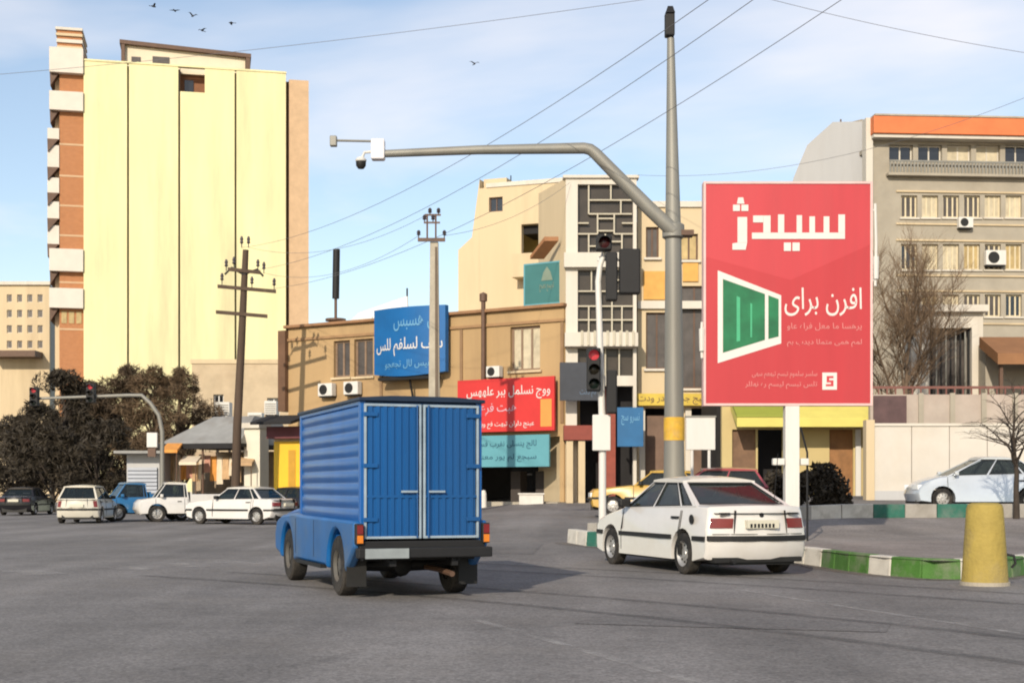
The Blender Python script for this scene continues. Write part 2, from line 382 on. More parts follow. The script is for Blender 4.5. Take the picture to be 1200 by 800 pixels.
# ------------------------------------------------------------------ traffic island with painted kerb blocks
near = [(1.2, 29.8), (1.55, 28.6), (2.5, 27.3), (3.6, 25.9), (4.6, 24.6), (5.15, 23.2), (5.32, 21.8), (5.62, 20.6), (6.1, 19.75), (6.75, 19.55), (7.5, 20.3), (8.5, 21.7), (10.4, 23.2), (13, 24.3), (17, 25.2), (22, 26)]
far = [(22, 36.3), (17, 36.2), (12.5, 36), (10, 35.9), (7.6, 35.7), (5.2, 34.6), (3.2, 33), (1.7, 31.2)]
IS_H = .28
def isl_z(x, y): return gz(x, y)+IS_H*(1-.9*sst(22, 31, y))
def resample(path, step):
    out_ = [Vector(path[0])]; acc = 0
    pts = [Vector(p) for p in path]; i = 0; cur = pts[0].copy(); rem = step
    while i < len(pts)-1:
        d = pts[i+1]-cur
        if d.length >= rem: cur = cur+d.normalized()*rem; out_.append(cur.copy()); rem = step
        else: rem -= d.length; cur = pts[i+1].copy(); i += 1
    return out_
pv = asphalt('island_paving', (.225, .20, .183))
poly = [Vector(p) for p in near+far]
bm = bmesh.new()
ring = [bm.verts.new((p.x, p.y, 0)) for p in poly]; f = bm.faces.new(ring)
bmesh.ops.triangulate(bm, faces=bm.faces[:])
bmesh.ops.subdivide_edges(bm, edges=bm.edges[:], cuts=3, use_grid_fill=True)
for v_ in bm.verts: v_.co.z = isl_z(v_.co.x, v_.co.y)-.012
bmesh.ops.recalc_face_normals(bm, faces=bm.faces)
me = bpy.data.meshes.new('pavement'); bm.to_mesh(me); bm.free(); me.materials.append(pv)
isl = part('pavement', me, None, None); isl['kind'] = 'structure'
kg = mat('kerb_green', (.055, .15, .025), .7, .2, 4, bump=.3, dirt=(.22, .21, .17), dirt_amt=.85)
kw = mat('kerb_white', (.55, .52, .46), .7, .12, 4, bump=.3, dirt=(.26, .23, .18), dirt_amt=.8)
kb = mat('kerb_teal', (.02, .12, .085), .7, .2, 4, bump=.3, dirt=(.2, .2, .18), dirt_amt=.5)
kn = mat('kerb_bare', (.30, .28, .25), .8, .15, 4, bump=.3, dirt=(.16, .14, .11), dirt_amt=.5)
def kerb(path, step, h, wd, colf, inner=1, lift=0):
    pts = resample(path, step); rr = random.Random(5)
    for i in range(len(pts)-1):
        a, b_ = pts[i], pts[i+1]; d = (b_-a).normalized(); n2 = Vector((-d.y, d.x))*inner; a = a+d*.008; b_ = b_-d*.008
        za_, zb_ = gz(*a), gz(*b_); j = rr.uniform(-.006, .006)
        P0, P1, P2, P3 = a-n2*.012, b_-n2*.012, b_+n2*wd, a+n2*wd
        m = MB().hexa([(*P0, za_-.1), (*P1, zb_-.1), (*P2, zb_-.1), (*P3, za_-.1)],
                      [(*(P0+n2*.03), za_+h+j+lift), (*(P1+n2*.03), zb_+h+j+lift), (*P2, zb_+h+j+lift), (*P3, za_+h+j+lift)])
        part('kerb_block', m, colf((a.x+b_.x)/(a.y+b_.y)*FPX+600, (a.y+b_.y)/2, i), isl, bevel=.018)
def near_col(px, y, i):
    if y > 26: return kw if px < 690 else kb if px < 735 else (kw, kb)[i % 2]
    return kw if px < 958 else kg if px < 1006 else kw if px < 1060 else kg if px < 1135 else (kg, kw)[i//2 % 2]
def far_col(px, y, i):
    return (kn, kw)[i % 2] if px < 950 else kw if px < 1012 else kb if px < 1062 else kn if px < 1102 else kb if px < 1132 else (kw, kn)[i % 2]
gd_ = wp.copy(); gd_.name = 'gutter_dust'; gd_.node_tree.nodes['Principled BSDF'].inputs['Base Color'].default_value = (.17, .14, .11, 1)
for nd in gd_.node_tree.nodes:
    if nd.type == 'MAP_RANGE': nd.inputs[1].default_value = .35; nd.inputs[2].default_value = .65; nd.inputs[4].default_value = .8
struct('gutter_dust', strip([(x-.16*(1 if i < 9 else 0), y-.14) for i, (x, y) in enumerate(near)], .32, .009), gd_)
kerb(near, .62, IS_H+.015, .22, near_col, inner=1)
kerb(list(reversed(far)), .85, .36, .28, far_col, inner=-1)

# ------------------------------------------------------------------ vehicles
def wheel(root_, x, y, r, wd, side, rimr=.62, detail=True, rim_m=None):
    ty = MB().lathe([(r*rimr, -wd*.5), (r*.9, -wd*.5), (r*.985, -wd*.4), (r, -wd*.2), (r, wd*.2), (r*.985, wd*.4), (r*.9, wd*.5), (r*rimr, wd*.5)], 28, 'y', cap=False)
    o = part('wheel', ty, M['rubber'], root_, smooth=35); o.location = (x, y, r)
    s_ = side
    rm = MB().lathe([(.0, s_*wd*.34), (r*.18, s_*wd*.36), (r*.2, s_*wd*.30), (r*.5, s_*wd*.25), (r*(rimr-.07), s_*wd*.30), (r*(rimr-.02), s_*wd*.46), (r*(rimr+.012), s_*wd*.5), (r*(rimr+.012), -s_*wd*.4)], 28, 'y', cap=False)
    q = part('rim', rm, rim_m or M['rim'], o, smooth=35)
    if detail:
        hm = MB()
        for k in range(8):
            a = 2*pi*k/8; hm.lathe([(r*.055, s_*wd*.20), (r*.055, s_*wd*.315)], 8, 'y', (r*.4*cos(a), 0, r*.4*sin(a)))
        part('vent_holes', hm, M['black_plastic'], o)
    return o

def bil(A, B, C, D, s, t): return A*(1-s)*(1-t)+B*s*(1-t)+C*s*t+D*(1-s)*t

def car(name, label, group, loc, rz, paint, L_=4.4, W_=1.7, wr=.30, axles=(-1.33, 1.34), top=None, gh=None, zs=.21, rows=2, hatch=False,
        bed=None, split=(.5,), trim=True, plate=True, lamps='wide', rear_z=(.68, .82)):
    """top: list of (x,z) along the upper body from tail to nose; gh: (rear base, rear roof, front roof, front base) as (x,z)"""
    R_ = thing(name, label, 'car' if bed is None else 'pickup', (loc[0], loc[1], gz(*loc[:2]) if len(loc) == 2 else loc[2]), rz, group)
    W2 = W_/2; H2 = L_/2; ra = wr*1.22
    def deform(x, y, z):
        k = max(0, min(1, (abs(x)-H2*.72)/(H2*.28)))
        x2 = x-(1 if x > 0 else -1)*.15*k*(y/W2)**2*1.1
        y2 = y*(1-.075*max(0, (z-.62))/.35)*(1-.05*k*k)
        return (x2, y2, z)
    def arch(xc):
        a0 = math.asin(max(-1, min(1, (zs-wr)/ra))); pts = []
        for i in range(13):
            a = a0+(pi-2*a0)*i/12; pts.append((xc+ra*cos(a), wr+ra*sin(a)))
        return pts
    def dense(pts, step=.16):
        o = []
        for a, b_ in zip(pts[:-1], pts[1:]):
            n = max(1, int(sqrt((a[0]-b_[0])**2+(a[1]-b_[1])**2)/step)); o += [(a[0]+(b_[0]-a[0])*i/n, a[1]+(b_[1]-a[1])*i/n) for i in range(n)]
        return o+[pts[-1]]
    sil = dense(top)+arch(axles[1])+arch(axles[0])
    n = len(sil); cx, cz = 0, .6
    # outline normals for the inset
    nrm = []
    for i in range(n):
        a, b_ = Vector(sil[i-1]), Vector(sil[(i+1) % n]); d = (b_-a); d = d.normalized() if d.length > 1e-6 else Vector((1, 0)); nrm.append(Vector((d.y, -d.x)))
    # top runs tail->nose (increasing x) so the inward normal is (d.y,-d.x)
    lay = [(-1, .035), (-.985, .014), (-.94, 0), (-.6, -.012), (0, -.02), (.6, -.012), (.94, 0), (.985, .014), (1, .035)]
    V, F = [], []
    for (yy, ins) in lay:
        for i, (x, z) in enumerate(sil):
            isb = i >= n-26; k = 0 if isb else ins
            if not isb and ins < 0 and z < .45: k = 0
            V.append(deform(x+nrm[i].x*k, yy*W2, z+nrm[i].y*k))
    for l_ in range(len(lay)-1):
        for i in range(n): F.append((l_*n+i, l_*n+(i+1) % n, (l_+1)*n+(i+1) % n, (l_+1)*n+i))
    F.append(tuple(range(n))); F.append(tuple((len(lay)-1)*n+i for i in range(n-1, -1, -1)))
    b = MB().add(V, F); part('body', b, paint, R_, smooth=32)
    ub = MB().box(-H2*.93, H2*.93, -W2*.72, W2*.72, zs-.05, .55); part('underbody', ub, M['black_plastic'], R_)
    # greenhouse
    (rb, rr_, fr, fb) = gh; yb = W2*.93; yr = W2*.70
    zt = max(rr_[1], fr[1])
    BL, FL, FT, RT = Vector((rb[0], yb, rb[1])), Vector((fb[0], yb, fb[1])), Vector((fr[0], yr, fr[1])), Vector((rr_[0], yr, rr_[1]))
    mir = lambda p: Vector((p.x, -p.y, p.z))
    def panel(A, B, C, D, holes, nm, outw):
        m = MB(); wall(m, 0, 1, 0, 1, 0, 1, holes)
        nn = (B-A).cross(D-A).normalized()
        if nn.dot(outw) < 0: nn = -nn
        m.map(lambda s_, d_, t_: bil(A, B, C, D, s_, t_)-nn*.045*d_)
        part('pillar_frame', m, paint, R_)
        for h in holes:
            q = MB(); q.box(h[0]-.004, h[1]+.004, .35, .5, h[2]-.01, h[3]+.01); q.map(lambda s_, d_, t_: bil(A, B, C, D, s_, t_)-nn*.045*d_)
            part(nm, q, M['car_glass'], R_)
    def seals(A, B, C, D, holes, outw):
        nn = (B-A).cross(D-A).normalized()
        if nn.dot(outw) < 0: nn = -nn
        for h in holes:
            m = MB(); e = .016; wall(m, h[0]-e*.6, h[1]+e*.6, h[2]-e*2, h[3]+e*2, -.06, .3, [(h[0]+e*.3, h[1]-e*.3, h[2]+e, h[3]-e)])
            m.map(lambda s_, d_, t_: bil(A, B, C, D, s_, t_)-nn*.045*d_); part('window_seal', m, M['black_plastic'], R_)
    cuts = [0]+list(split)+[1]; hs = []
    for i in range(len(cuts)-1):
        hs.append((cuts[i]+(.045 if i == 0 else .02), cuts[i+1]-(.045 if i == len(cuts)-2 else .02), .06, .9))
    panel(BL, FL, FT, RT, hs, 'side_window', Vector((0, 1, .2)))
    panel(mir(BL), mir(FL), mir(FT), mir(RT), hs, 'side_window', Vector((0, -1, .2)))
    panel(mir(BL)+Vector((-.0, .01, 0)), BL-Vector((0, .01, 0)), RT, mir(RT), [(.06, .94, .09, .9)], 'rear_window', Vector((-1, 0, .3)))
    panel(FL, mir(FL), mir(FT), FT, [(.05, .95, .05, .92)], 'windscreen', Vector((1, 0, .3)))
    if L_ > 3:
        seals(BL, FL, FT, RT, hs, Vector((0, 1, .2))); seals(mir(BL), mir(FL), mir(FT), mir(RT), hs, Vector((0, -1, .2)))
        seals(mir(BL), BL, RT, mir(RT), [(.06, .94, .09, .9)], Vector((-1, 0, .3)))
    # roof with crown
    m = MB(); NX, NY = 8, 8; tp = []
    for k in (0, 1):
        for i in range(NX+1):
            for j in range(NY+1):
                s_ = i/NX; q = -1+2*j/NY; xx = rr_[0]-.05+(fr[0]-rr_[0]+.10)*s_; z_ = rr_[1]+(fr[1]-rr_[1])*s_
                crown = .045*(1-q*q)+.03*(1-(2*s_-1)**2)
                tp.append((xx, q*(yr+.018), z_+(crown if k else -.03)))
    def id_(k, i, j): return k*(NX+1)*(NY+1)+i*(NY+1)+j
    fs = []
    for i in range(NX):
        for j in range(NY):
            fs.append((id_(1,i,j), id_(1,i+1,j), id_(1,i+1,j+1), id_(1,i,j+1))); fs.append((id_(0,i,j), id_(0,i,j+1), id_(0,i+1,j+1), id_(0,i+1,j)))
    for i in range(NX):
        fs.append((id_(0,i,0), id_(0,i+1,0), id_(1,i+1,0), id_(1,i,0))); fs.append((id_(0,i,NY), id_(1,i,NY), id_(1,i+1,NY), id_(0,i+1,NY)))
    for j in range(NY):
        fs.append((id_(0,0,j), id_(1,0,j), id_(1,0,j+1), id_(0,0,j+1))); fs.append((id_(0,NX,j), id_(0,NX,j+1), id_(1,NX,j+1), id_(1,NX,j)))
    m.add(tp, fs); part('roof', m, paint, R_, smooth=40)
    # seats
    for r_ in range(rows):
        for sy in (-1, 1):
            xs_ = fr[0]-.35-r_*.85
            part('seat', MB().hexa([(xs_-.12, sy*.36-.24, .5), (xs_+.08, sy*.36-.24, .5), (xs_+.08, sy*.36+.24, .5), (xs_-.12, sy*.36+.24, .5)],
                [(xs_-.24, sy*.36-.2, 1.12), (xs_-.12, sy*.36-.2, 1.12), (xs_-.12, sy*.36+.2, 1.12), (xs_-.24, sy*.36+.2, 1.12)]), M['seat'], R_, bevel=.04)
    # wheels
    for ax in axles:
        for sy in (-1, 1): wheel(R_, ax, sy*(W2-.10), wr, .19, sy)
    # bumpers, trim
    def dbox(x0, x1, y0, y1, z0, z1, ny=10):
        m = MB(); V2, F2 = [], []
        for k in range(ny+1):
            y = y0+(y1-y0)*k/ny; V2 += [(x0,y,z0),(x1,y,z0),(x1,y,z1),(x0,y,z1)]
        for k in range(ny):
            o = 4*k; F2 += [(o+i, o+(i+1) % 4, o+4+(i+1) % 4, o+4+i) for i in range(4)]
        F2 += [(0, 1, 2, 3), (4*ny+3, 4*ny+2, 4*ny+1, 4*ny)]
        return m.add(V2, F2).map(deform)
    tail = top[0][0] if bed is None else -H2
    if trim:
        part('bumper_strip', dbox(-H2-.03, -H2+.1, -W2*.985, W2*.985, .50, .575), M['black_plastic'], R_, bevel=.01)
        part('bumper_strip', dbox(H2-.1, H2+.025, -W2*.985, W2*.985, .45, .53), M['black_plastic'], R_, bevel=.01)
        for sy in (-1, 1):
            segs = [(-H2+.05, axles[0]-ra), (axles[0]+ra, axles[1]-ra), (axles[1]+ra, H2-.06)]
            for a, b_ in segs:
                if b_-a > .1: part('side_trim', MB().box(a, b_, *sorted((sy*(W2-.02), sy*(W2+.016))), .50, .565).map(deform), M['black_plastic'], R_)
    if bed is None:
        bz = top[4][1] if len(top) > 4 else .9
        for a, b_, c, d in ((-W2*.535, -W2*.525, .61, bz), (W2*.525, W2*.535, .61, bz), (-W2*.9, W2*.9, .592, .602), (-W2*.9, W2*.9, bz-.045, bz-.037)):
            part('boot_gap', dbox(-H2-.004, -H2+.12, a, b_, c, d), M['black_plastic'], R_)
    if plate:
        part('number_plate', MB().box(-H2-.035, -H2+.06, -.26, .26, rear_z[0]-.0, rear_z[0]+.115), M['plate'], R_)
    for sy in (-1, 1):
        a, b_ = sorted((sy*(W2*.56), sy*(W2*.95)))
        if lamps == 'tall': a, b_ = sorted((sy*(W2*.80), sy*(W2*.975)))
        tl = part('tail_light', dbox(-H2-.022+.02, -H2+.16, a, b_, rear_z[0], rear_z[1]), M['red_lens'], R_, bevel=.008)
        part('headlight', dbox(H2-.22, H2-.02, *sorted((sy*W2*.52, sy*W2*.93)), .56, .70), M['clear_lens'], R_, bevel=.01)
        # door lines + handles + mirrors
        gaps = [fb[0]-.02]+[bil(BL, FL, FT, RT, s_, 0).x for s_ in split[:1]] + ([rb[0]+.42] if rows > 1 else [rb[0]+.02])
        for gx in gaps:
            part('door_gap', MB().box(gx-.007, gx+.007, *sorted((sy*(W2-.05), sy*(W2+.004))), .28, .62).box(gx-.007, gx+.007, *sorted((sy*(W2-.05), sy*(W2+.004))), .62, .92).map(deform), M['black_plastic'], R_)
        for hx in ([bil(BL, FL, FT, RT, split[0], 0).x+.12]+([rb[0]+.5] if rows > 1 else [])):
            part('door_handle', MB().box(hx, hx+.16, *sorted((sy*(W2-.03), sy*(W2+.02))), .80, .835).map(deform), M['black_plastic'], R_)
        mm_ = MB().box(fb[0]-.30, fb[0]-.18, *sorted((sy*(W2*.93), sy*(W2*.93+.2))), fb[1]+.02, fb[1]+.15)
        part('wing_mirror', mm_, M['black_plastic'] if trim else paint, R_, bevel=.03)
    if bed:
        x0, x1, zf, zr_ = bed
        part('bed_floor', MB().box(x0+.06, x1-.06, -W2+.1, W2-.1, zf, zf+.04), M['black_plastic'], R_)
        for sy in (-1, 1):
            part('bed_side', MB().box(x0, x1, *sorted((sy*(W2-.06), sy*(W2-.02))), zf, zr_), paint, R_, bevel=.01)
        part('tailgate', MB().box(x0-.03, x0+.02, -W2+.03, W2-.03, zf-.1, zr_-.01), paint, R_, bevel=.01)
        part('bed_front', MB().box(x1-.05, x1, -W2+.03, W2-.03, zf, zr_+.1), paint, R_, bevel=.01)
    return R_

SEDAN = dict(top=[(-2.12, .24), (-2.19, .36), (-2.20, .55), (-2.18, .66), (-2.15, .93), (-2.09, .98), (-1.55, 1.0), (0.9, .945), (1.3, .88), (2.0, .745), (2.14, .66), (2.2, .50), (2.19, .32), (2.1, .22)],
             gh=((-1.66, .985), (-.84, 1.355), (.10, 1.37), (.92, .93)))
OLD = dict(top=[(-2.05, .26), (-2.15, .40), (-2.16, .60), (-2.10, .90), (-1.98, .94), (-1.35, .95), (.8, .92), (1.0, .9), (2.0, .80), (2.10, .72), (2.16, .5), (2.08, .26)],
           gh=((-1.50, .94), (-1.02, 1.34), (.15, 1.35), (.72, .91)))
HATCH = dict(top=[(-1.72, .24), (-1.80, .40), (-1.80, .60), (-1.76, .88), (-1.70, .93), (.75, .92), (1.0, .88), (1.62, .74), (1.75, .62), (1.80, .45), (1.7, .22)],
             gh=((-1.68, .92), (-1.35, 1.40), (.05, 1.41), (.78, .90)), L_=3.6, W_=1.62, axles=(-1.15, 1.15))
SMOOTH = dict(top=[(-2.0, .24), (-2.08, .40), (-2.10, .62), (-2.02, .96), (-1.92, 1.02), (-1.4, 1.04), (.9, .97), (1.3, .92), (1.78, .78), (2.02, .62), (2.1, .44), (2.02, .22)],
              gh=((-1.62, 1.02), (-.95, 1.45), (.05, 1.47), (1.12, .94)), L_=4.2, W_=1.68, axles=(-1.22, 1.25))
PICK = dict(top=[(-2.2, .42), (-2.22, .62), (-2.2, .70), (.05, .70), (.1, .95), (.12, .98), (1.35, .97), (2.05, .88), (2.18, .75), (2.22, .5), (2.1, .3)],
            gh=((.12, .97), (.2, 1.52), (1.0, 1.54), (1.42, .96)), L_=4.4, W_=1.62, axles=(-1.25, 1.35), wr=.33, zs=.34, rows=1, bed=(-2.2, .05, .72, 1.1), split=(.12,), trim=False, plate=True, lamps='tall', rear_z=(.52, .70))

# the foreground white sedan, seen from behind
hd = atan2(2.35, -.80)      # heading
cen = Vector((2.98, 22.5))
wc = car('white_sedan', 'white sedan with black side trim, stopped along the green and white kerb', None, (cen.x, cen.y), hd, M['white_paint'], W_=1.72, split=(.18, .56), **SEDAN)
wc.scale = (1.05, 1.02, 1.06)
part('badge', MB().lathe([(.0, 0), (.035, 0), (.035, .012), (0, .014)], 10, 'x', (-2.185, 0, .865)), M['black_metal'], wc)
for k, (y0, y1) in enumerate(((.50, .66), (-.62, -.46))): part('model_badge', MB().box(-2.155, -2.12, y0, y1, .875, .90), M['black_metal'], wc)
pm = MB()
for i in range(7): pm.box(-2.239, -2.234, .18-.06*i, .215-.06*i, .69, .745)
part('plate_number', pm, M['black_metal'], wc)
part('exhaust', MB().tube([(-1.9, .45, .22), (-2.2, .45, .21)], .028, 10), M['black_metal'], wc)
part('filler_cap', MB().lathe([(.0, .0), (.07, 0), (.07, .01), (0, .011)], 14, 'y', (-1.62, .846, .80)), M['black_plastic'], wc)
part('aerial', MB().tube([(-1.5, -.6, 1.0), (-1.62, -.6, 1.75)], .006, 5), M['black_metal'], wc)
part('lower_valance', MB().box(-2.1, -1.75, -.72, .72, .20, .27), M['black_plastic'], wc)

# blue box truck
TB = mat('truck_blue', (.0015, .082, .30), .40, .2, 1.6, coat=.15, dirt=(.02, .075, .17), dirt_amt=.6, streak=True)
TB2 = mat('truck_blue_door', (.0015, .068, .225), .48, .25, 1.4, dirt=(.015, .05, .12), dirt_amt=.6, streak=True)
GR = mat('door_edge_grey', (.27, .34, .40), .5, .18, 4, dirt=(.10, .16, .22), dirt_amt=.55)
th = radians(90+20.5)
fwd = Vector((cos(th), sin(th))); lft = Vector((-sin(th), cos(th)))
rl = Vector((-1.77, 15.9)); org = rl-lft*.75
tr = thing('box_truck', 'blue box truck with ribbed cargo box and double rear doors', 'truck', (org.x, org.y, 0), th)
BZ0, BZ1, BL_, BW = .70, 2.34, 3.42, .75
def ribbed_side(sy):
    m = MB(); nz_ = 10; V2 = []; F2 = []; prof = []
    hh = (BZ1-BZ0-.12)/nz_
    for k in range(nz_):
        z0 = BZ0+.06+k*hh
        prof += [(z0, 0), (z0+hh*.18, .0), (z0+hh*.30, .013), (z0+hh*.84, .016), (z0+hh*.96, .002)]
    prof.append((BZ1-.06, 0))
    for (x, e) in ((.05, 0), (.12, 1), (BL_/2, 1.15), (BL_-.12, 1), (BL_-.05, 0)):
        for z, d in prof: V2.append((x, sy*(BW-.022+d*e), z))
    k = len(prof)
    for i in range(4):
        for j in range(k-1): F2.append((i*k+j, (i+1)*k+j, (i+1)*k+j+1, i*k+j+1))
    return m.add(V2, F2)
for sy in (-1, 1): part('ribbed_side_panel', ribbed_side(sy), TB, tr, smooth=50)
part('box_core', MB().box(.04, BL_-.02, -BW+.045, BW-.045, BZ0+.02, BZ1-.02), TB, tr)
for x in (.0, BL_-.07):
    for sy in (-1, 1): part('corner_post', MB().box(x, x+.07, *sorted((sy*(BW-.07), sy*(BW+.004))), BZ0, BZ1), TB, tr, bevel=.012)
for sy in (-1, 1):
    for z in (BZ0-.03, BZ1-.06): part('side_rail', MB().box(.07, BL_-.07, *sorted((sy*(BW-.06), sy*(BW+.002))), z, z+.07), TB, tr, bevel=.01)
part('box_roof', MB().prism([(-BW-.03, BZ1-.01), (BW+.03, BZ1-.01), (BW+.03, BZ1+.03), (BW*.5, BZ1+.055), (-BW*.5, BZ1+.055), (-BW-.03, BZ1+.03)], -.05, BL_+.04, 'x'), mat('truck_roof', (.008, .02, .045), .5, .2, 2), tr, bevel=.008)
part('box_front', MB().box(BL_-.02, BL_, -BW+.07, BW-.07, BZ0, BZ1-.01), TB, tr)
part('door_sill', MB().box(-.06, .06, -BW-.02, BW+.02, BZ0-.10, BZ0-.005), M['black_metal'], tr, bevel=.01)
for sy in (-1, 1):
    y0, y1 = (.012, BW-.045) if sy > 0 else (-BW+.045, -.012)
    m = MB(); nn = 7; prof = []
    ww = (y1-y0-.08)/nn
    for k in range(nn):
        a = y0+.04+k*ww; prof += [(a, 0), (a+ww*.2, 0), (a+ww*.34, .016), (a+ww*.8, .016), (a+ww*.94, 0)]
    prof.append((y1-.04, 0))
    V2 = [(-.012-d_, y, z) for z in (BZ0+.05, BZ1-.06) for y, d_ in prof]; k = len(prof)
    m.add(V2, [(j, j+1, k+j+1, k+j) for j in range(k-1)])
    dr = part('rear_door', m, TB2, tr, smooth=50)
    fm = MB(); wall(fm, y0, y1, BZ0+.02, BZ1-.04, -.035, .03, [(y0+.028, y1-.028, BZ0+.05, BZ1-.07)]); fm.map(lambda u, v, z: (v, u, z))
    part('door_edge', fm, GR, dr, bevel=.006)
    part('door_crossbar', MB().box(-.032, -.008, y0+.03, y1-.03, BZ0+.50, BZ0+.53), TB2, dr)
    yh = y1-.03 if sy > 0 else y0+.03
    for z in (BZ0+.22, BZ0+.85, BZ0+1.45): part('hinge', MB().box(-.05, -.034, *sorted((yh-sy*.13, yh+sy*.045)), z, z+.05), TB2, dr, bevel=.005)
    yl = .07*sy
    part('lock_rod', MB().tube([(-.05, yl, BZ0+.03), (-.05, yl, BZ1-.05)], .011, 8), TB2, dr)
    part('lock_handle', MB().box(-.075, -.055, *sorted((yl, yl+sy*.2)), BZ0+.56, BZ0+.585), GR, dr, bevel=.004)
# lower body, bonnet, wings
def tub(sy):
    pts = [(.0, .62), (.02, .93), (2.9, .95), (3.5, .97), (4.3, .93), (4.72, .84), (4.85, .66), (4.82, .42)]
    arc = lambda xc: [(xc+.46*cos(a), .36+.46*sin(a)) for a in [(-.12)+(pi+.24)*i/12 for i in range(13)]]
    pts += [(4.5, .36)]+[(x, z) for x, z in arc(3.95)]+[(3.3, .34), (1.5, .34)]+[(x, z) for x, z in arc(.92)]+[(.25, .45)]
    m = MB(); m.prism(pts, *sorted((sy*.70, sy*.83))); return m
TB3 = mat('truck_blue_dusty', (.002, .095, .30), .42, .2, 2.2, coat=.1, dirt=(.10, .13, .15), dirt_amt=.6)
for sy in (-1, 1): part('side_wing', tub(sy), TB3, tr, bevel=.035, smooth=40)
part('bonnet', MB().prism([(BL_-.1, .60), (BL_-.1, 1.04), (4.0, 1.02), (4.6, .96), (4.78, .86), (4.82, .6)], -.699, .699), TB, tr, bevel=.04, smooth=40)
for sy in (-1, 1):
    for gx in (2.15, 3.32): part('panel_gap', MB().box(gx, gx+.012, *sorted((sy*.8, sy*.833)), .42, .90), M['black_plastic'], tr)
    part('step_bar', MB().box(1.6, 3.2, *sorted((sy*.78, sy*.86)), .30, .345), M['black_metal'], tr)
part('front_bumper', MB().box(4.8, 4.95, -.8, .8, .42, .58), M['chrome'], tr, bevel=.02)
for sy in (-1, 1): part('headlight', MB().lathe([(.0, .0), (.085, 0), (.09, -.03), (.09, -.1)], 16, 'x', (4.87, sy*.58, .74)), M['clear_lens'], tr, smooth=30)
part('cab_floor', MB().box(.1, 4.6, -.69, .69, .46, .60), M['black_metal'], tr)
for sy in (-1, 1): part('chassis_rail', MB().box(-.1, 4.6, sy*.38-.04, sy*.38+.04, .40, .52), M['black_metal'], tr)
part('rear_axle', MB().tube([(.92, -.7, .36), (.92, -.1, .36), (.92, .1, .36), (.92, .7, .36)], [.06, .08, .08, .06], 10), M['black_metal'], tr)
part('differential', MB().lathe([(.03, -.14), (.12, -.1), (.15, 0), (.12, .1), (.03, .14)], 12, 'x', (.92, 0, .36)), M['black_metal'], tr, smooth=40)
for ax in (.92, 3.95):
    for sy in (-1, 1): wheel(tr, ax, sy*.70, .37, .22, sy, rimr=.54, rim_m=mat('rim_dark', (.10, .095, .085), .7, .2, 8, metal=.2, dirt=(.14, .11, .08), dirt_amt=.6))
part('rear_bumper', MB().box(-.20, -.06, -.82, .82, .50, .62), M['black_metal'], tr, bevel=.015)
for sy in (-1, 1):
    part('bumper_bracket', MB().box(-.1, .3, sy*.42-.03, sy*.42+.03, .46, .56), M['black_metal'], tr)
    tl = part('tail_light', MB().box(-.10, .0, sy*.775-.045, sy*.775+.045, .66, .90), M['black_plastic'], tr, bevel=.01)
    part('lens', MB().box(-.112, -.101, sy*.775-.035, sy*.775+.035, .78, .885), M['red_lens'], tl); part('lens', MB().box(-.112, -.101, sy*.775-.035, sy*.775+.035, .675, .765), M['amber_lens'], tl)
    part('mud_flap', MB().box(.36, .375, sy*.70-.12, sy*.70+.12, .14, .5), M['black_plastic'], tr)
part('number_plate', MB().box(-.222, -.201, .22, .74, .50, .615), mat('plate_dusty', (.24, .27, .28), .6, .15, 6), tr)
part('exhaust', MB().tube([(2.0, -.3, .33), (.4, -.32, .33), (-.12, -.34, .30)], .035, 8), M['brown_metal'], tr)
part('spare_wheel', MB().lathe([(.12, .0), (.33, .0), (.35, .06), (.35, .12), (.33, .18), (.12, .18)], 20, 'z', (1.9, 0, .30)), M['rubber'], tr, smooth=35)

# parked vehicles on the far left
def at(px, Y): return (X(px, Y), Y)
car('parked_sedan', 'white boxy sedan side-on, parked before the wooden utility pole', 'cars at the shops', at(283, 51.5), radians(180-27), M['white_paint'], rows=2, split=(.15, .55), **OLD)
car('parked_hatchback', 'cream hatchback seen from behind, next to the dark trees', 'cars at the shops', at(103, 53.5), radians(90+4), M['cream_paint'], hatch=True, split=(.5,), lamps='tall', rear_z=(.62, .86), **HATCH)
car('parked_pickup', 'blue pickup parked between the cream hatchback and white pickup', 'cars at the shops', at(172, 57), radians(180+28), M['blue_paint'], **PICK)
car('parked_pickup', 'white pickup partly hidden behind the white boxy sedan', 'cars at the shops', at(222, 55.5), radians(180+20), M['white_paint'], **PICK)
car('parked_sedan', 'dark maroon sedan behind the white sedan, beside the yellow panel', 'cars at the shops', at(340, 58), radians(180-30), M['dark_paint'], split=(.15, .55), **OLD)
car('parked_sedan', 'dark sedan standing in the shade under the dark trees', 'cars at the shops', at(32, 70), radians(92), M['dark_paint'], split=(.15, .55), **OLD)
# parked vehicles behind the island
car('parked_saloon', 'silver saloon parked by the white compound wall', 'cars behind the island', at(1146, 40), radians(178), M['silver_paint'], split=(.2, .58), trim=False, **SMOOTH)
car('taxi', 'yellow taxi parked behind the signal pole', 'cars behind the island', at(770, 43), radians(172), M['yellow_paint'], split=(.15, .55), **OLD)
car('parked_hatchback', 'red hatchback parked behind the grey camera mast', 'cars behind the island', at(826, 38.2), radians(176), M['maroon_paint'], split=(.5,), **HATCH)

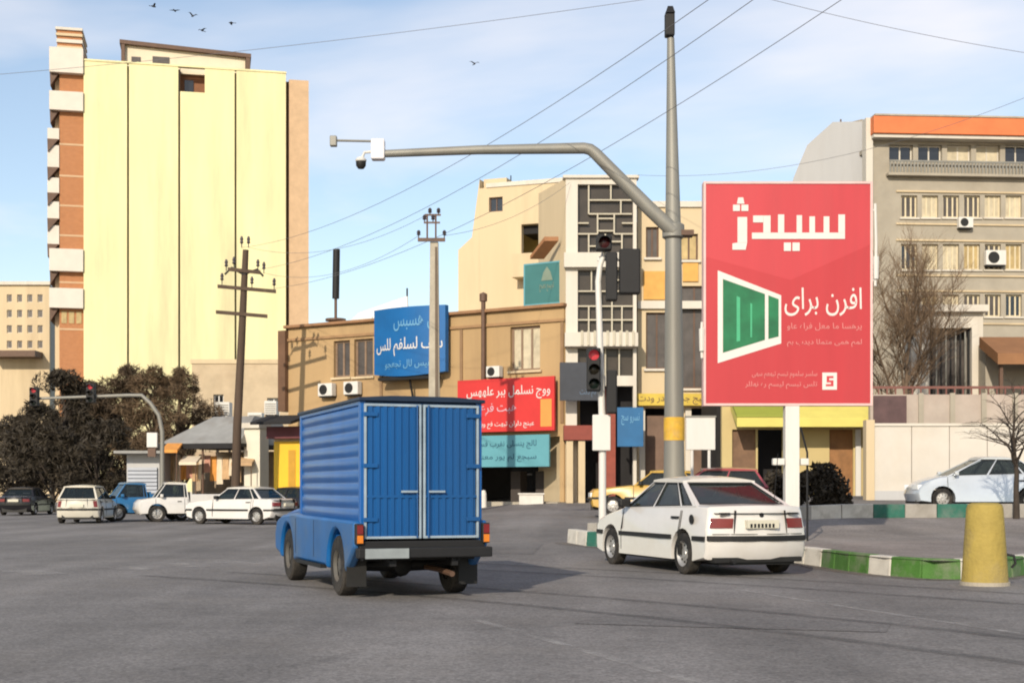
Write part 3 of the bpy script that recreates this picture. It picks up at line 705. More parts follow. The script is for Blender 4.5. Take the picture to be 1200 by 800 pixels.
# ================================================================== buildings
plaster_y = mat('plaster_yellow', (.73, .67, .38), .85, .08, .5, dirt=(.43, .39, .25), dirt_amt=.7, streak=True)
plaster_c = mat('plaster_cream', (.56, .45, .29), .85, .08, .5, dirt=(.36, .28, .18), dirt_amt=.65, streak=True)
plaster_o = mat('plaster_ochre', (.40, .27, .135), .85, .10, .6, bump=.2, bscale=12, dirt=(.22, .145, .08), dirt_amt=.65, streak=True)
plaster_w = mat('plaster_white', (.58, .54, .47), .85, .07, .6, dirt=(.34, .29, .22), dirt_amt=.6, streak=True)
stone_b = mat('stone_beige', (.335, .30, .24), .85, .14, .8, bump=.3, bscale=6, dirt=(.26, .22, .16), dirt_amt=.4)
stone_g = mat('render_grey', (.45, .45, .45), .85, .08, .5, dirt=(.34, .31, .28), dirt_amt=.45, streak=True)
tan_b = mat('brick_tan', (.52, .36, .22), .85, .10, 1.5)
joint_m = mat('joint_grey', (.16, .15, .11), .9)
def brick_mat(name, c1, c2, mortar, scale):
    m = bpy.data.materials.new(name); m.use_nodes = True; t = m.node_tree; b = t.nodes['Principled BSDF']; n = t.nodes.new; l = t.links.new
    c = n('ShaderNodeTexCoord'); s = n('ShaderNodeSeparateXYZ'); q = n('ShaderNodeCombineXYZ'); a = n('ShaderNodeMath'); a.operation = 'ADD'
    l(c.outputs['Object'], s.inputs[0]); l(s.outputs[0], a.inputs[0]); l(s.outputs[1], a.inputs[1]); l(a.outputs[0], q.inputs[0]); l(s.outputs[2], q.inputs[1])
    br = n('ShaderNodeTexBrick'); br.inputs['Color1'].default_value = (*c1, 1); br.inputs['Color2'].default_value = (*c2, 1); br.inputs['Mortar'].default_value = (*mortar, 1)
    br.inputs['Scale'].default_value = scale; br.inputs['Mortar Size'].default_value = .02; l(q.outputs[0], br.inputs['Vector'])
    l(br.outputs[0], b.inputs['Base Color']); b.inputs['Roughness'].default_value = .85
    return m
brick_o = brick_mat('brick_orange', (.33, .115, .035), (.40, .15, .05), (.45, .30, .18), 2.2)

# ---- tall tower
F = Fac((X(98, 138), 138), (X(335, 142.3), 142.3))
T = F.root('apartment_tower', 'tall blank pale yellow tower with orange brick strip and white balconies', 'building')
W_ = F.len; HT = 44.6
jx = [F.u(150), F.u(210), F.u(276)]
edges = [0]+jx+[W_]
nq = F.R(210, 80, 240, 108)
cw = MB().box(.02, W_-.02, .35, 15, 0, nq[2]).box(.02, jx[1]+.05, .35, 15, nq[2]+.001, HT-.2).box(nq[1]+.05, W_-.02, .35, 15, nq[2]+.001, HT-.2).box(jx[1]+.05, nq[1]+.05, 2.2, 15, nq[2]+.001, HT-.2)
part('core_wall', cw, joint_m, T)
for i in range(4):
    a, b_ = edges[i]+(.10 if i else 0), edges[i+1]-(.10 if i < 3 else 0)
    m = MB()
    if i == 2:
        m.prism([(a, 0), (b_, 0), (b_, HT-.03), (nq[1], HT-.03), (nq[1], nq[2]), (a, nq[2])], 0, .34)
    else: wall(m, a, b_, 0, HT-.03, 0, .34)
    part('wall_panel', m, plaster_y, T)
part('loggia_back', MB().box(edges[2]+.06, nq[1]+.04, 1.9, 2.19, nq[2]+.002, HT-.05).box(edges[2]+.06, edges[2]+.1, .36, 1.89, nq[2]+.002, HT-.05).box(nq[1], nq[1]+.04, .36, 1.89, nq[2]+.002, HT-.05), mat('loggia_brown', (.20, .09, .045), .8), T)
part('parapet_cap', MB().box(-.05, W_+.05, -.08, .5, HT-.02, HT+.16), plaster_y, T)
part('loggia_shadow_panel', MB().box(edges[2]+.5, edges[2]+1.4, 1.8, 1.89, nq[2]+.01, nq[2]+1.7), M['window_glass'], T)  # dark panel added to stand for the balcony shadow in the loggia
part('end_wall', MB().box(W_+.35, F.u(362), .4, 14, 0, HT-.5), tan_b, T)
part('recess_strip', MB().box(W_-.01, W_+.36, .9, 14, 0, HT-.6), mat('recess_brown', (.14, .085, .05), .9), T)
# rooftop room
q = F.R(143, 52, 290, 80)
part('roof_room', MB().box(q[0]+.2, q[1]-.2, 1.4, 9, HT-.3, q[3]-.05), mat('roof_room_cream', (.66, .58, .44), .85, .08, .6), T)
rf = part('roof_slab', MB().hexa([(q[0]-.3, .9, q[3]-.05), (q[1]+.4, .9, q[3]-.65), (q[1]+.4, 9.5, q[3]-.65), (q[0]-.3, 9.5, q[3]-.05)], [(q[0]-.3, .9, q[3]+.35), (q[1]+.4, .9, q[3]-.25), (q[1]+.4, 9.5, q[3]-.25), (q[0]-.3, 9.5, q[3]+.35)]), M['brown_metal'], T)
part('roof_post', MB().box(q[1]-.15, q[1]+.3, .95, 1.4, HT, q[3]-.6), M['brown_metal'], T)
part('roof_post', MB().box(q[0]-.15, q[0]+.2, .95, 1.4, HT, q[3]-.1), M['brown_metal'], T)
for a, b_ in ((153, 164), (178, 198)):
    h = F.R(a, 62, b_, 72); part('vent_window', MB().box(h[0], h[1], 1.33, 1.405, h[2], h[3]), M['window_grey'], T)
# brick strip and balconies
zb = lambda py: F.z(80, py)
u0 = F.u(69); part('brick_strip', MB().box(u0, -.012, .5, 12, 0, zb(60)), brick_o, T)
part('corner_pilaster', MB().box(u0-.5, u0-.004, 1.2, 10, 0, zb(80)), plaster_c, T)
for k, (a, b_) in enumerate(((30, 33), (37, 40), (44, 48), (52, 56))):
    part('roof_band', MB().box(F.u(64)+.05*k, F.u(96), .6, 6, zb(b_), zb(a)), plaster_w if k % 2 == 0 else plaster_c, T)
part('roof_drum', MB().box(F.u(66), F.u(95), .8, 5.6, zb(60), zb(32)), brick_o, T)
white_b = mat('balcony_white', (.62, .57, .50), .8, .06, 1)
for (t0, t1, full) in ((57, 86, 1), (108, 130, 1), (150, 163, 0), (170, 196, 0), (208, 226, 0), (236, 256, 0), (264, 286, 0), (292, 318, 1), (338, 361, 1)):
    z1, z0 = zb(t0), zb(t1); ur = -.03 if full else u0-.02; ul = F.u(58 if full else 55)
    bl = part('balcony', MB().box(ul, ur, -.25 if full else .4, 4.5, z0, z1), white_b, T)
    so = MB().prism([(ul, z0-.004), (ul+.05, z0-1.3), (min(ur, u0-.05), z0-.004)], .2, 4.4)
    part('soffit_bracket', so, M['brown_metal'], bl)
for z_ in (168, 205, 240, 275, 330, 385):
    part('floor_line', MB().box(u0, -.02, .47, .52, zb(z_)-.09, zb(z_)+.09), tan_b, T)
for i in range(3):
    h = (u0+.2+i*.72, u0+.7+i*.72, zb(378), zb(364)); part('window', MB().box(h[0], h[1], .45, .52, h[2], h[3]), M['window_warm'], T)

# ---- distant cream block on the far left
F = Fac((X(-30, 185), 185), (X(58, 185), 185))
B = F.root('apartment_block', 'distant cream apartment block with small windows, left of the tower', 'building')
hs = []
for px in (-22, -8, 8, 20, 32, 44):
    for py in (345, 363, 381, 399): hs.append(F.R(px, py, px+6, py+9))
part('wall', wall(MB(), 0, F.len, 0, Z(332, 185), 0, .4, hs), plaster_c, B); part('rear_wall', MB().box(.05, F.len-.05, .5, 12, 0, Z(334, 185)), M['window_grey'], B)
for h in hs: window(B, h, .2, plaster_w, M['window_grey'], (0, 0), .1)
part('terrace_slab', MB().box(F.u(-5), F.u(50), -3, -.01, Z(420, 185), Z(413, 185)), M['brown_metal'], B)
part('cornice', MB().box(-.2, F.len+.2, -.4, .6, Z(334, 185), Z(330, 185)), plaster_w, B)

# ---- low rough wall building in front of the tower
F = Fac((X(225, 100), 100), (X(338, 100), 100))
B = F.root('rear_building', 'low rough beige building behind the canopy shop, under the tower', 'building')
hs = [F.R(313, 466, 328, 488), F.R(250, 462, 262, 480)]
part('wall', wall(MB(), 0, F.len, 0, Z(424, 100), 0, .4, hs), mat('rough_beige', (.50, .40, .27), .9, .2, .5, bump=.4, bscale=5, dirt=(.3, .22, .14), dirt_amt=.6), B)
part('rear_wall', MB().box(.05, F.len-.05, .5, 8, 0, Z(427, 100)), M['window_grey'], B)
for h in hs: window(B, h, .2, M['white_metal'], M['window_glass'], (1, 0), .08)
part('parapet', MB().box(-.1, F.len+.1, -.08, .5, Z(426, 100), Z(421, 100)), plaster_c, B)

# ---- two-storey ochre shop building
F = Fac((X(338, 66), 66), (X(661, 58), 58)); FM = F
B = F.root('ochre_shop_building', 'long two-storey ochre building with brown parapet above the shops', 'building')
g0 = -.2; zt = 9.05
zf = F.z(600, 497)          # top of the shop floor
wh = [F.R(391, 399, 410, 442), F.R(415, 397, 437, 441), F.R(598, 382, 633, 434), F.R(548, 388, 562, 408)]
wh = wh[:3]
shop = (F.u(556), F.u(656), g0, F.z(606, 512))
shop2 = (F.u(352), F.u(440), g0, F.z(400, 505)); shop3 = (F.u(445), F.u(540), g0, F.z(500, 505))
part('wall', wall(MB(), 0, F.len, g0, zt, 0, .35, wh+[shop, shop2, shop3]), plaster_o, B)
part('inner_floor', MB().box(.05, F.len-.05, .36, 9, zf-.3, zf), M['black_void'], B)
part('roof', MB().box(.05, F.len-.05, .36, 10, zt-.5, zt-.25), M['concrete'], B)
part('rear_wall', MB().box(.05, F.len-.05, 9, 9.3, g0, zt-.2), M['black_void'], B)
for x in (0, F.len-.3): part('side_wall', MB().box(x, x+.3, .36, 9, g0, zt), plaster_o, B)
for h, gm in zip(wh, (M['window_grey'], M['window_grey'], M['window_pale'])):
    window(B, h, .16, mat('frame_brown', (.22, .15, .10), .6), gm, (1, 0) if h is not wh[2] else (2, 0), .10, sill=plaster_c)
part('cornice', MB().box(-.15, F.len+.1, -.22, .3, zt+.002, zt+.14), mat('cornice_brown', (.26, .14, .07), .8, .2, 2), B, bevel=.02)
part('cornice_lower_course', MB().box(-.1, F.len+.05, -.09, -.002, zt-.62, zt-.5), mat('course_brown', (.30, .18, .09), .8, .2, 2), B)  # brown course below the cornice
for px in (447, 541, 659): part('pilaster_joint', MB().box(F.u(px)-.07, F.u(px)+.07, -.06, -.003, zf, zt-.65), mat('pilaster', (.24, .15, .08), .85), B)
part('corner_column', MB().box(-.45, .0, -.25, .4, F.z(338, 482), zt-.1), mat('column_brown', (.13, .07, .04), .8, .2, 2), B)
part('shop_fascia', MB().box(F.u(446), F.u(541), -.15, -.004, zf-.8, zf-.1), mat('fascia', (.12, .09, .08), .8), B)
# shop interior behind the opening
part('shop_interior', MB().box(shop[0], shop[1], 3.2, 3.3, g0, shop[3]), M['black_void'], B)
for uu in (shop[0]+.9, shop[0]+2.2, shop[0]+3.3): part('shop_shelf', MB().box(uu, uu+.5, 1.6, 2.2, .3, 2.1), mat('shelf_dark', (.05, .04, .035), .7), B)
part('step', MB().box(shop[0]-.2, shop[1]+.4, -.9, -.01, g0, gz(0, 58)+.12), M['concrete'], B)
# flue pipe
fp = F.u(569); part('flue_pipe', MB().tube([(fp, -.18, zf), (fp, -.18, F.z(569, 350))], .10, 10), M['brown_metal'], B, smooth=40)
part('flue_cowl', MB().lathe([(.0, .42), (.17, .34), (.17, .02), (.10, 0)], 12, 'z', (fp, -.18, F.z(569, 354))), M['brown_metal'], B, smooth=40)

def sign_panel(fac, name, label, rect, m, lines, lm, v=-.3, depth=.12, border=None, seed=1, mount=True):
    R2 = thing(name, label, 'sign', (fac.A.x, fac.A.y, 0), fac.rz, 'shop signs')
    u0, u1, z0, z1 = rect
    part('panel', MB().box(u0, u1, v-depth, v, z0, z1), m, R2, bevel=.01)
    if border:
        fm = MB(); wall(fm, u0-.04, u1+.04, z0-.04, z1+.04, v-depth-.02, v-depth+.03, [(u0+.03, u1-.03, z0+.03, z1-.03)]); part('sign_frame', fm, border, R2)
    for k, (a, b_, c, d, fl) in enumerate(lines):
        me_ = script_line(u0+(u1-u0)*a, u0+(u1-u0)*b_, z0+(z1-z0)*c, z0+(z1-z0)*d, v-depth-.008, seed*7+k, bold=.004)
        me_.materials.clear(); me_.materials.append(lm[k % len(lm)] if isinstance(lm, list) else lm); part('lettering', me_, None, R2)
    if mount:
        for uu in (u0+(u1-u0)*.2, u0+(u1-u0)*.8): part('bracket', MB().box(uu-.03, uu+.03, v, 0, z0+.1, z0+.16), M['black_metal'], R2)
    return R2
lw = mat('sign_white', (.60, .58, .56), .6, .04); ly = mat('sign_yellow', (.62, .26, .06), .6, .05); ln = mat('sign_navy', (.03, .07, .16), .6, .05)
s_red = mat('sign_red', (.52, .03, .028), .5, .08, 1.2); s_cy = mat('sign_cyan', (.10, .29, .34), .5, .08, 1.2); s_bl = mat('sign_blue', (.003, .10, .30), .5, .15, 1.0); s_te = mat('sign_teal', (.04, .15, .15), .55, .12, 1.0)
sr = sign_panel(F, 'shop_sign', 'red shop sign with white and yellow script over the dark shop', F.R(543, 444, 656, 506), s_red, [(.1, .96, .60, .86, .9), (.25, .62, .30, .54, 1), (.08, .80, .06, .2, 1)], [lw, mat('sign_lavender', (.55, .36, .42), .6, .05), lw], v=-.35, seed=3, mount=True)
rr2 = F.R(640, 468, 653, 500); part('yellow_mark', MB().box(rr2[0], rr2[1], -.485, -.472, rr2[2], rr2[3]), ly, sr)
sign_panel(F, 'shop_sign', 'pale cyan sign with dark script below the red sign', F.R(561, 510, 649, 547), s_cy, [(.04, .84, .56, .84, .95), (.06, .84, .16, .42, .9)], mat('sign_deep_teal', (.025, .10, .15), .6), v=-.30, seed=5)
# bulging blue sign
q = F.R(447, 362, 530, 438)
bs = thing('shop_sign', 'blue bulging sign with white calligraphic script on the ochre building', 'sign', (F.A.x, F.A.y, 0), F.rz, 'shop signs')
m = MB(); nU = 12; V2, F2 = [], []
for i in range(nU+1):
    s_ = i/nU; uu = q[0]+(q[1]-q[0])*s_; bulge = .35*sin(pi*s_)
    sag = -.16*sin(pi*s_)
    V2 += [(uu, -.55-bulge, q[2]+sag), (uu, -.55-bulge, q[3]), (uu, -.3, q[3]), (uu, -.3, q[2]+sag)]
for i in range(nU):
    o = 4*i; F2 += [(o+k, o+(k+1) % 4, o+4+(k+1) % 4, o+4+k) for k in range(4)]
F2 += [(0, 1, 2, 3), (4*nU+3, 4*nU+2, 4*nU+1, 4*nU)]
part('panel', m.add(V2, F2), s_bl, bs, smooth=40)
qa = lambda a, b_, c, d: (q[0]+(q[1]-q[0])*a, q[0]+(q[1]-q[0])*b_, q[2]+(q[3]-q[2])*c, q[2]+(q[3]-q[2])*d)
lb = mat('sign_pale_blue', (.12, .30, .48), .6, .05)
for k, (rc, mm_) in enumerate(((qa(.05, .97, .26, .54), lw), (qa(.34, .92, .64, .92), lb), (qa(.2, .85, .06, .2), lb))):
    me_ = script_line(*rc, -.012, 31+k, n=(3, 2, 3)[k], bold=.004)
    for p_ in me_.vertices: p_.co.y += -.55-.35*sin(pi*min(1, max(0, (p_.co.x-q[0])/(q[1]-q[0]))))
    me_.materials.clear(); me_.materials.append(mm_); part('lettering', me_, None, bs)
part('lower_edge', MB().box(q[0]+.4, q[1]-.4, -.8, -.35, q[2]-.30, q[2]-.17), M['black_metal'], bs)
for uu in (q[0]+.5, q[1]-.5): part('bracket', MB().box(uu-.04, uu+.04, -.31, 0, q[2]+.4, q[2]+.48), M['black_metal'], bs)
part('prop', MB().tube([((q[0]+q[1])/2, -.5, q[2]-.3), ((q[0]+q[1])/2, -.1, q[2]-1.6)], .05, 8), M['black_metal'], bs)
# teal sign standing on the parapet
st_ = sign_panel(F, 'roof_sign', 'teal sign with pale crest on the ochre building parapet', F.R(608, 306, 664, 354), s_te, [(.32, .62, .30, .52, 1)], mat('crest', (.17, .22, .17), .6), v=.6, seed=9, mount=False, border=s_cy)
q = F.R(608, 306, 664, 354); cu = (q[0]+q[1])/2-.05
part('crest', MB().prism([(cu-.28, q[2]+1.0), (cu+.28, q[2]+1.0), (cu+.18, q[2]+1.35), (cu, q[2]+1.6), (cu-.18, q[2]+1.35)], .46, .479), mat('crest', (.17, .22, .17)), st_)
for uu in (q[0]+.3, q[1]-.3): part('leg', MB().tube([(uu, .66, zt-.3), (uu, .66, q[2]+.2)], .05, 8), M['black_metal'], st_)

# air conditioners
def ac(fac, px, py, label, v=-.05, s=1.0, group='air conditioners on walls'):
    q = fac.u(px), fac.z(px, py); R2 = thing('air_conditioner', label, 'air conditioner', (fac.A.x, fac.A.y, 0), fac.rz, group)
    u, z = q
    part('casing', MB().box(u-.42*s, u+.42*s, v-.36, v-.03, z-.3*s, z+.3*s), M['white_metal'], R2, bevel=.02)
    part('fan_grille', MB().lathe([(.0, -.372), (.22*s, -.372), (.24*s, -.365), (.24*s, -.355)], 18, 'y', (u-.1*s, v, z)), M['black_plastic'], R2)
    part('bracket', MB().box(u-.38*s, u+.38*s, v-.3, v+.05, z-.36*s, z-.305*s), M['black_metal'], R2)
ac(FM, 387, 457, 'white air conditioner under the paired windows of the ochre building')
ac(FM, 417, 455, 'white air conditioner under the paired windows of the ochre building')
ac(FM, 583, 436, 'small air conditioner above the red shop sign', s=.8)

# stovepipe mast and white roof sheet on the ochre roof
pp = FM.u(384)
sp = thing('flue_mast', 'dark stove pipe mast standing on the ochre building roof', 'chimney', (FM.A.x, FM.A.y, 0), FM.rz)
part('stem', MB().tube([(pp, .6, zt-.3), (pp, .6, FM.z(384, 345))], .07, 8), M['brown_metal'], sp)
part('pipe', MB().tube([(pp, .6, FM.z(384, 348)), (pp+.05, .6, FM.z(384, 290))], .17, 12), M['black_metal'], sp, smooth=40)
part('base_collar', MB().lathe([(.1, .05), (.5, 0), (.5, -.1), (.1, -.16)], 14, 'z', (pp, .6, FM.z(384, 372))), M['brown_metal'], sp)
q = FM.R(388, 345, 455, 378)
ws = thing('roof_signboard', 'white weathered signboard lying behind the ochre parapet', 'sign', (FM.A.x, FM.A.y, 0), FM.rz)
part('panel', MB().prism([(q[0]-1.6, q[2]-.6), (q[1], q[2]-.6), (q[1]-.1, q[3]), (q[0]+.4, q[2]+(q[3]-q[2])*.55)], 1.6, 1.68), mat('sheet_white', (.72, .74, .74), .6, .06), ws)
me = script_line(q[0]+1.2, q[1]-.5, q[2]+.3, q[2]+.75, 1.59, 77); me.materials.clear(); me.materials.append(mat('faded_grey', (.35, .36, .36))); part('lettering', me, None, ws)
part('stay', MB().tube([(q[1]-.2, 1.75, zt-.3), (q[1]-.2, 1.75, q[3]+.4)], .04, 6), M['black_metal'], ws)

# ---- cream four-storey block behind the ochre shops
F = Fac((X(537, 72), 72), (X(668, 70), 70))
B = F.root('cream_building', 'cream four-storey building with sloping side rising behind the ochre shops', 'building')
op = F.R(611, 262, 640, 300); op2 = F.R(573, 231, 589, 248)
pts_l = [(0, g0), (0, F.z(537, 293)), (F.u(553), F.z(553, 278)), (F.u(562), F.z(562, 210)), (F.u(562), g0)]
part('side_slope_wall', MB().prism(pts_l, 0, 9), plaster_c, B)
part('wall', wall(MB(), F.u(562)+.003, F.len+1.0, g0, F.z(600, 218), 0, .35, [op, op2]), plaster_c, B)
part('rear_wall', MB().box(F.u(562)+.05, F.len+.9, 2.2, 9, g0, F.z(600, 220)), mat('inner_ochre', (.45, .33, .10), .8), B)
part('lintel', MB().box(op[0], op[1], .36, 2.1, op[3]-.45, op[3]-.02), M['black_void'], B)
part('balcony_wall', MB().box(op[0]-.2, op[1]+1.2, -1.0, -.004, op[2]-1.2, op[2]), plaster_c, B)
window(B, op2, .15, M['brown_metal'], M['window_glass'], (1, 0), .06)
part('parapet', MB().box(F.u(570), F.len+1.0, -.06, .4, F.z(600, 218)+.002, F.z(600, 213)), plaster_w, B)
part('roof_hut', MB().box(F.u(563), F.u(590), .5, 4, F.z(600, 218), F.z(575, 207)), plaster_c, B)
part('antenna', MB().tube([(F.u(584), 2, F.z(584, 208)), (F.u(584), 2, F.z(584, 196))], .03, 6), M['black_metal'], B)

# ---- white stair tower with lattice windows
F = Fac((X(663, 58), 58), (X(746, 58), 58)); FS = F
B = F.root('stair_tower_building', 'white stair tower with geometric lattice windows beside the ochre shops', 'building')
zt2 = F.z(700, 209)
l1 = F.R(677, 216, 742, 306); l2 = F.R(677, 316, 742, 389); l3 = F.R(677, 408, 742, 440); sh = (F.u(676), F.u(742), g0, F.z(700, 452))
part('wall', wall(MB(), 0, F.len, g0, zt2, 0, .4, [l1, l2, l3, sh]), plaster_w, B)
part('side_wall', MB().hexa([(-.001, .0, g0), (-.001, 9, g0), (-.35, 9, g0), (-1.1, 3.0, g0)], [(-.001, .0, zt2), (-.001, 9, zt2), (-.35, 9, zt2), (-1.1, 3.0, zt2)]), plaster_c, B)
part('interior', MB().box(.2, F.len-.1, 1.2, 9, g0, zt2-.3), M['black_void'], B)
part('roof', MB().box(0, F.len, .41, 9, zt2-.3, zt2-.1), M['concrete'], B)
for h in (l1, l2, l3): part('window_glass', MB().box(h[0], h[1], .30, .33, h[2], h[3]), mat('stair_glass', (.055, .046, .038), .2, .3, 1.0, spec=.3), B)
lat = mat('lattice_cream', (.46, .42, .33), .8)
def bar(h, a, b_, c, d, wd=.06):
    # bar from (a,c) to (b,d) in unit coordinates of the opening
    x0, x1 = h[0]+(h[1]-h[0])*a, h[0]+(h[1]-h[0])*b_; z0, z1 = h[2]+(h[3]-h[2])*c, h[2]+(h[3]-h[2])*d
    if a == b_: m = MB().box(x0-wd/2, x0+wd/2, .06, .20, z0, z1)
    else: m = MB().box(x0, x1, .07, .19, z0-wd/2, z0+wd/2)
    part('lattice_bar', m, lat, B)
for a, b_, c, d in ((.2, .2, .62, 1), (.2, .98, .80, .80), (.2, .98, .62, .62), (.78, .78, .62, .80), (.6, .6, .80, 1), (.36, .36, .36, .62), (.66, .66, .36, .62), (0, .36, .36, .36), (.36, .66, .40, .40), (.66, 1, .36, .36), (.36, .66, .56, .56),
    (.2, .2, 0, .36), (.5, .5, 0, .36), (.8, .8, 0, .36), (.2, .5, .2, .2), (.5, .8, .26, .26), (0, .2, .5, .5), (.8, 1, .5, .5)): bar(l1, a, b_, c, d)
for a, b_, c, d in ((0, 1, .42, .42), (0, 1, .66, .66), (.2, .2, 0, .42), (.42, .42, 0, .66), (.62, .62, 0, 1), (.8, .8, 0, .42), (.25, .25, .66, 1), (.62, 1, .84, .84), (0, .62, .2, .2), (.62, 1, .2, .2)): bar(l2, a, b_, c, d)
for a in (.25, .5, .75): bar(l3, a, a, 0, 1)
part('band', MB().box(-.08, F.len+.05, -.28, -.003, F.z(700, 314), F.z(700, 297)), plaster_w, B)
bb = part('balcony_band', MB().box(-.05, F.len+.02, -.5, -.003, F.z(700, 407), F.z(700, 391)), plaster_w, B)
for i in range(9): part('baluster', MB().box(F.u(680)+i*.27, F.u(680)+i*.27+.1, -.55, -.502, F.z(700, 406), F.z(700, 389)), lat, bb)
part('coping', MB().box(-.12, F.len+.1, -.12, .5, zt2+.002, zt2+.12), plaster_w, B)
part('slanted_awning', MB().hexa([(-1.5, 1.2, F.z(663, 298)), (-.9, 1.2, F.z(663, 298)), (-.3, .25, F.z(663, 281)), (-.9, .25, F.z(663, 281))], [(-1.5, 1.2, F.z(663, 294)), (-.9, 1.2, F.z(663, 294)), (-.3, .25, F.z(663, 276)), (-.9, .25, F.z(663, 276))]), mat('awning_brown', (.30, .14, .06), .7), B)
# shop front below: posts, red lintel, goods
for px in (663, 677): part('door_post', MB().box(F.u(px), F.u(px)+.28, -.6, -.02, g0, F.z(670, 517)), plaster_c, B)
part('red_lintel', MB().box(F.u(660), F.u(700), -.7, -.01, F.z(670, 516), F.z(670, 499)), mat('lintel_red', (.22, .05, .035), .7), B)
part('shop_shutter', MB().box(F.u(702), F.u(722), .3, .4, g0, F.z(700, 455)), mat('shutter_red', (.25, .06, .04), .7, .2), B)
sign_panel(F, 'shop_sign', 'dark slate blank sign panel beside the signal head', F.R(655, 427, 701, 471), mat('sign_slate', (.028, .033, .045), .5, .25, 1.5), [(.5, .9, .08, .3, .7)], mat('faded_blue', (.10, .15, .22)), v=-.9, depth=.1, seed=13)
sign_panel(F, 'shop_sign', 'small blue hanging shop sign right of the signal pole', F.R(721, 479, 751, 524), mat('sign_blue2', (.015, .11, .26), .5, .15, 1.2), [(.15, .85, .55, .85, .8)], lb, v=-1.0, depth=.15, seed=14)

# ---- right wing of the stair tower
F = Fac((X(747, 59), 59), (X(860, 59), 59))
B = F.root('cream_wing_building', 'cream building with ochre shutters behind the grey camera mast', 'building')
zt3 = F.z(780, 243)
ops = [F.R(757, 266, 772, 302), F.R(797, 274, 818, 305), F.R(757, 366, 783, 432), F.R(798, 335, 830, 455), F.R(842, 366, 856, 430)]
shp = (F.u(750), F.u(800), g0, F.z(780, 478)); shp2 = (F.u(804), F.u(856), g0, F.z(830, 478))
part('wall', wall(MB(), 0, F.len, g0, zt3, 0, .35, ops+[shp, shp2]), plaster_c, B)
part('rear_wall', MB().box(.05, F.len-.05, 2.2, 8, g0, zt3-.2), M['black_void'], B)
for h, gm in zip(ops, (M['window_grey'], M['window_warm'], M['window_grey'], M['window_grey'], M['window_grey'])): window(B, h, .14, M['brown_metal'], gm, (1, 0), .07, sill=plaster_w)
part('ochre_board', MB().box(*F.R(754, 318, 782, 351)[:2], -.08, -.004, *F.R(754, 318, 782, 351)[2:]), mat('board_ochre', (.58, .32, .08), .7), B)
part('ochre_board', MB().box(*F.R(800, 302, 818, 345)[:2], -.08, -.004, *F.R(800, 308, 818, 330)[2:]), mat('board_ochre', (.58, .32, .08), .7), B)
part('floor_band', MB().box(0, F.len, -.15, -.003, F.z(780, 362), F.z(780, 353)), plaster_w, B)
part('parapet', MB().box(-.02, F.len+.05, -.1, .4, zt3+.002, zt3+.25), plaster_w, B)
for q_ in (shp, shp2):
    part('shop_shutter', MB().box(q_[0], q_[1], .22, .3, g0, q_[3]-.3), mat('shop_front', (.16, .10, .07), .6, .3, 1.5), B)
    part('shop_post', MB().box(q_[0]-.05, q_[0]+.2, -.2, -.01, g0, q_[3]), plaster_w, B)
sign_panel(F, 'shop_sign', 'yellow fascia sign behind the grey camera mast', F.R(741, 462, 832, 476), mat('sign_mustard', (.55, .40, .06), .6, .15), [(.05, .95, .1, .9, .8)], M['brown_metal'], v=-.4, depth=.2, seed=15)

# ---- low shop with yellow-green awning under the billboard
F = Fac((X(846, 52), 52), (X(1018, 52), 52))
B = F.root('awning_shop', 'low shop with long yellow-green awning behind the red billboard', 'building')
ztw = F.z(900, 400)
dd = [(F.u(858), F.u(886), .3, F.z(880, 503)), (F.u(888), F.u(918), .3, F.z(900, 503)), (F.u(972), F.u(1000), .3, F.z(980, 503))]
part('wall', wall(MB(), 0, F.len, .2, ztw, 0, .3, dd), mat('shop_cream', (.48, .38, .18), .8, .08, 1), B)
part('rear_wall', MB().box(.05, F.len-.05, 1.6, 6, .2, ztw-.2), M['black_void'], B)
part('shop_door', MB().box(dd[0][0], dd[0][1], .16, .22, .3, dd[0][3]), mat('door_wood', (.16, .09, .05), .6, .3), B)
part('shop_door', MB().box(dd[2][0], dd[2][1], .12, .2, .3, dd[2][3]), mat('door_brown', (.25, .12, .045), .6, .3), B)
aw = mat('awning_yellow', (.58, .51, .13), .7, .08, 1.5); aw2 = mat('awning_green', (.25, .28, .04), .7, .1, 1.5)
a0 = F.R(856, 477, 1016, 502)
part('awning', MB().prism([(-1.5, a0[2]), (-1.5, a0[2]+.35), (-.02, a0[3]+.25), (-.02, a0[3]-.1)], a0[0], a0[1], 'x'), aw, B)
part('awning_band', MB().hexa([(a0[0]-.02, -1.53, a0[2]+.36), (F.u(918), -1.53, a0[2]+.36), (F.u(918), -.03, a0[3]+.262), (a0[0]-.02, -.03, a0[3]+.262)], [(a0[0]-.02, -1.53, a0[2]+.45), (F.u(918), -1.53, a0[2]+.45), (F.u(918), -.03, a0[3]+.35), (a0[0]-.02, -.03, a0[3]+.35)]), aw2, B)
part('door_frame', MB().box(F.u(1002), F.u(1008), -.12, -.01, .3, dd[2][3]), M['white_metal'], B)

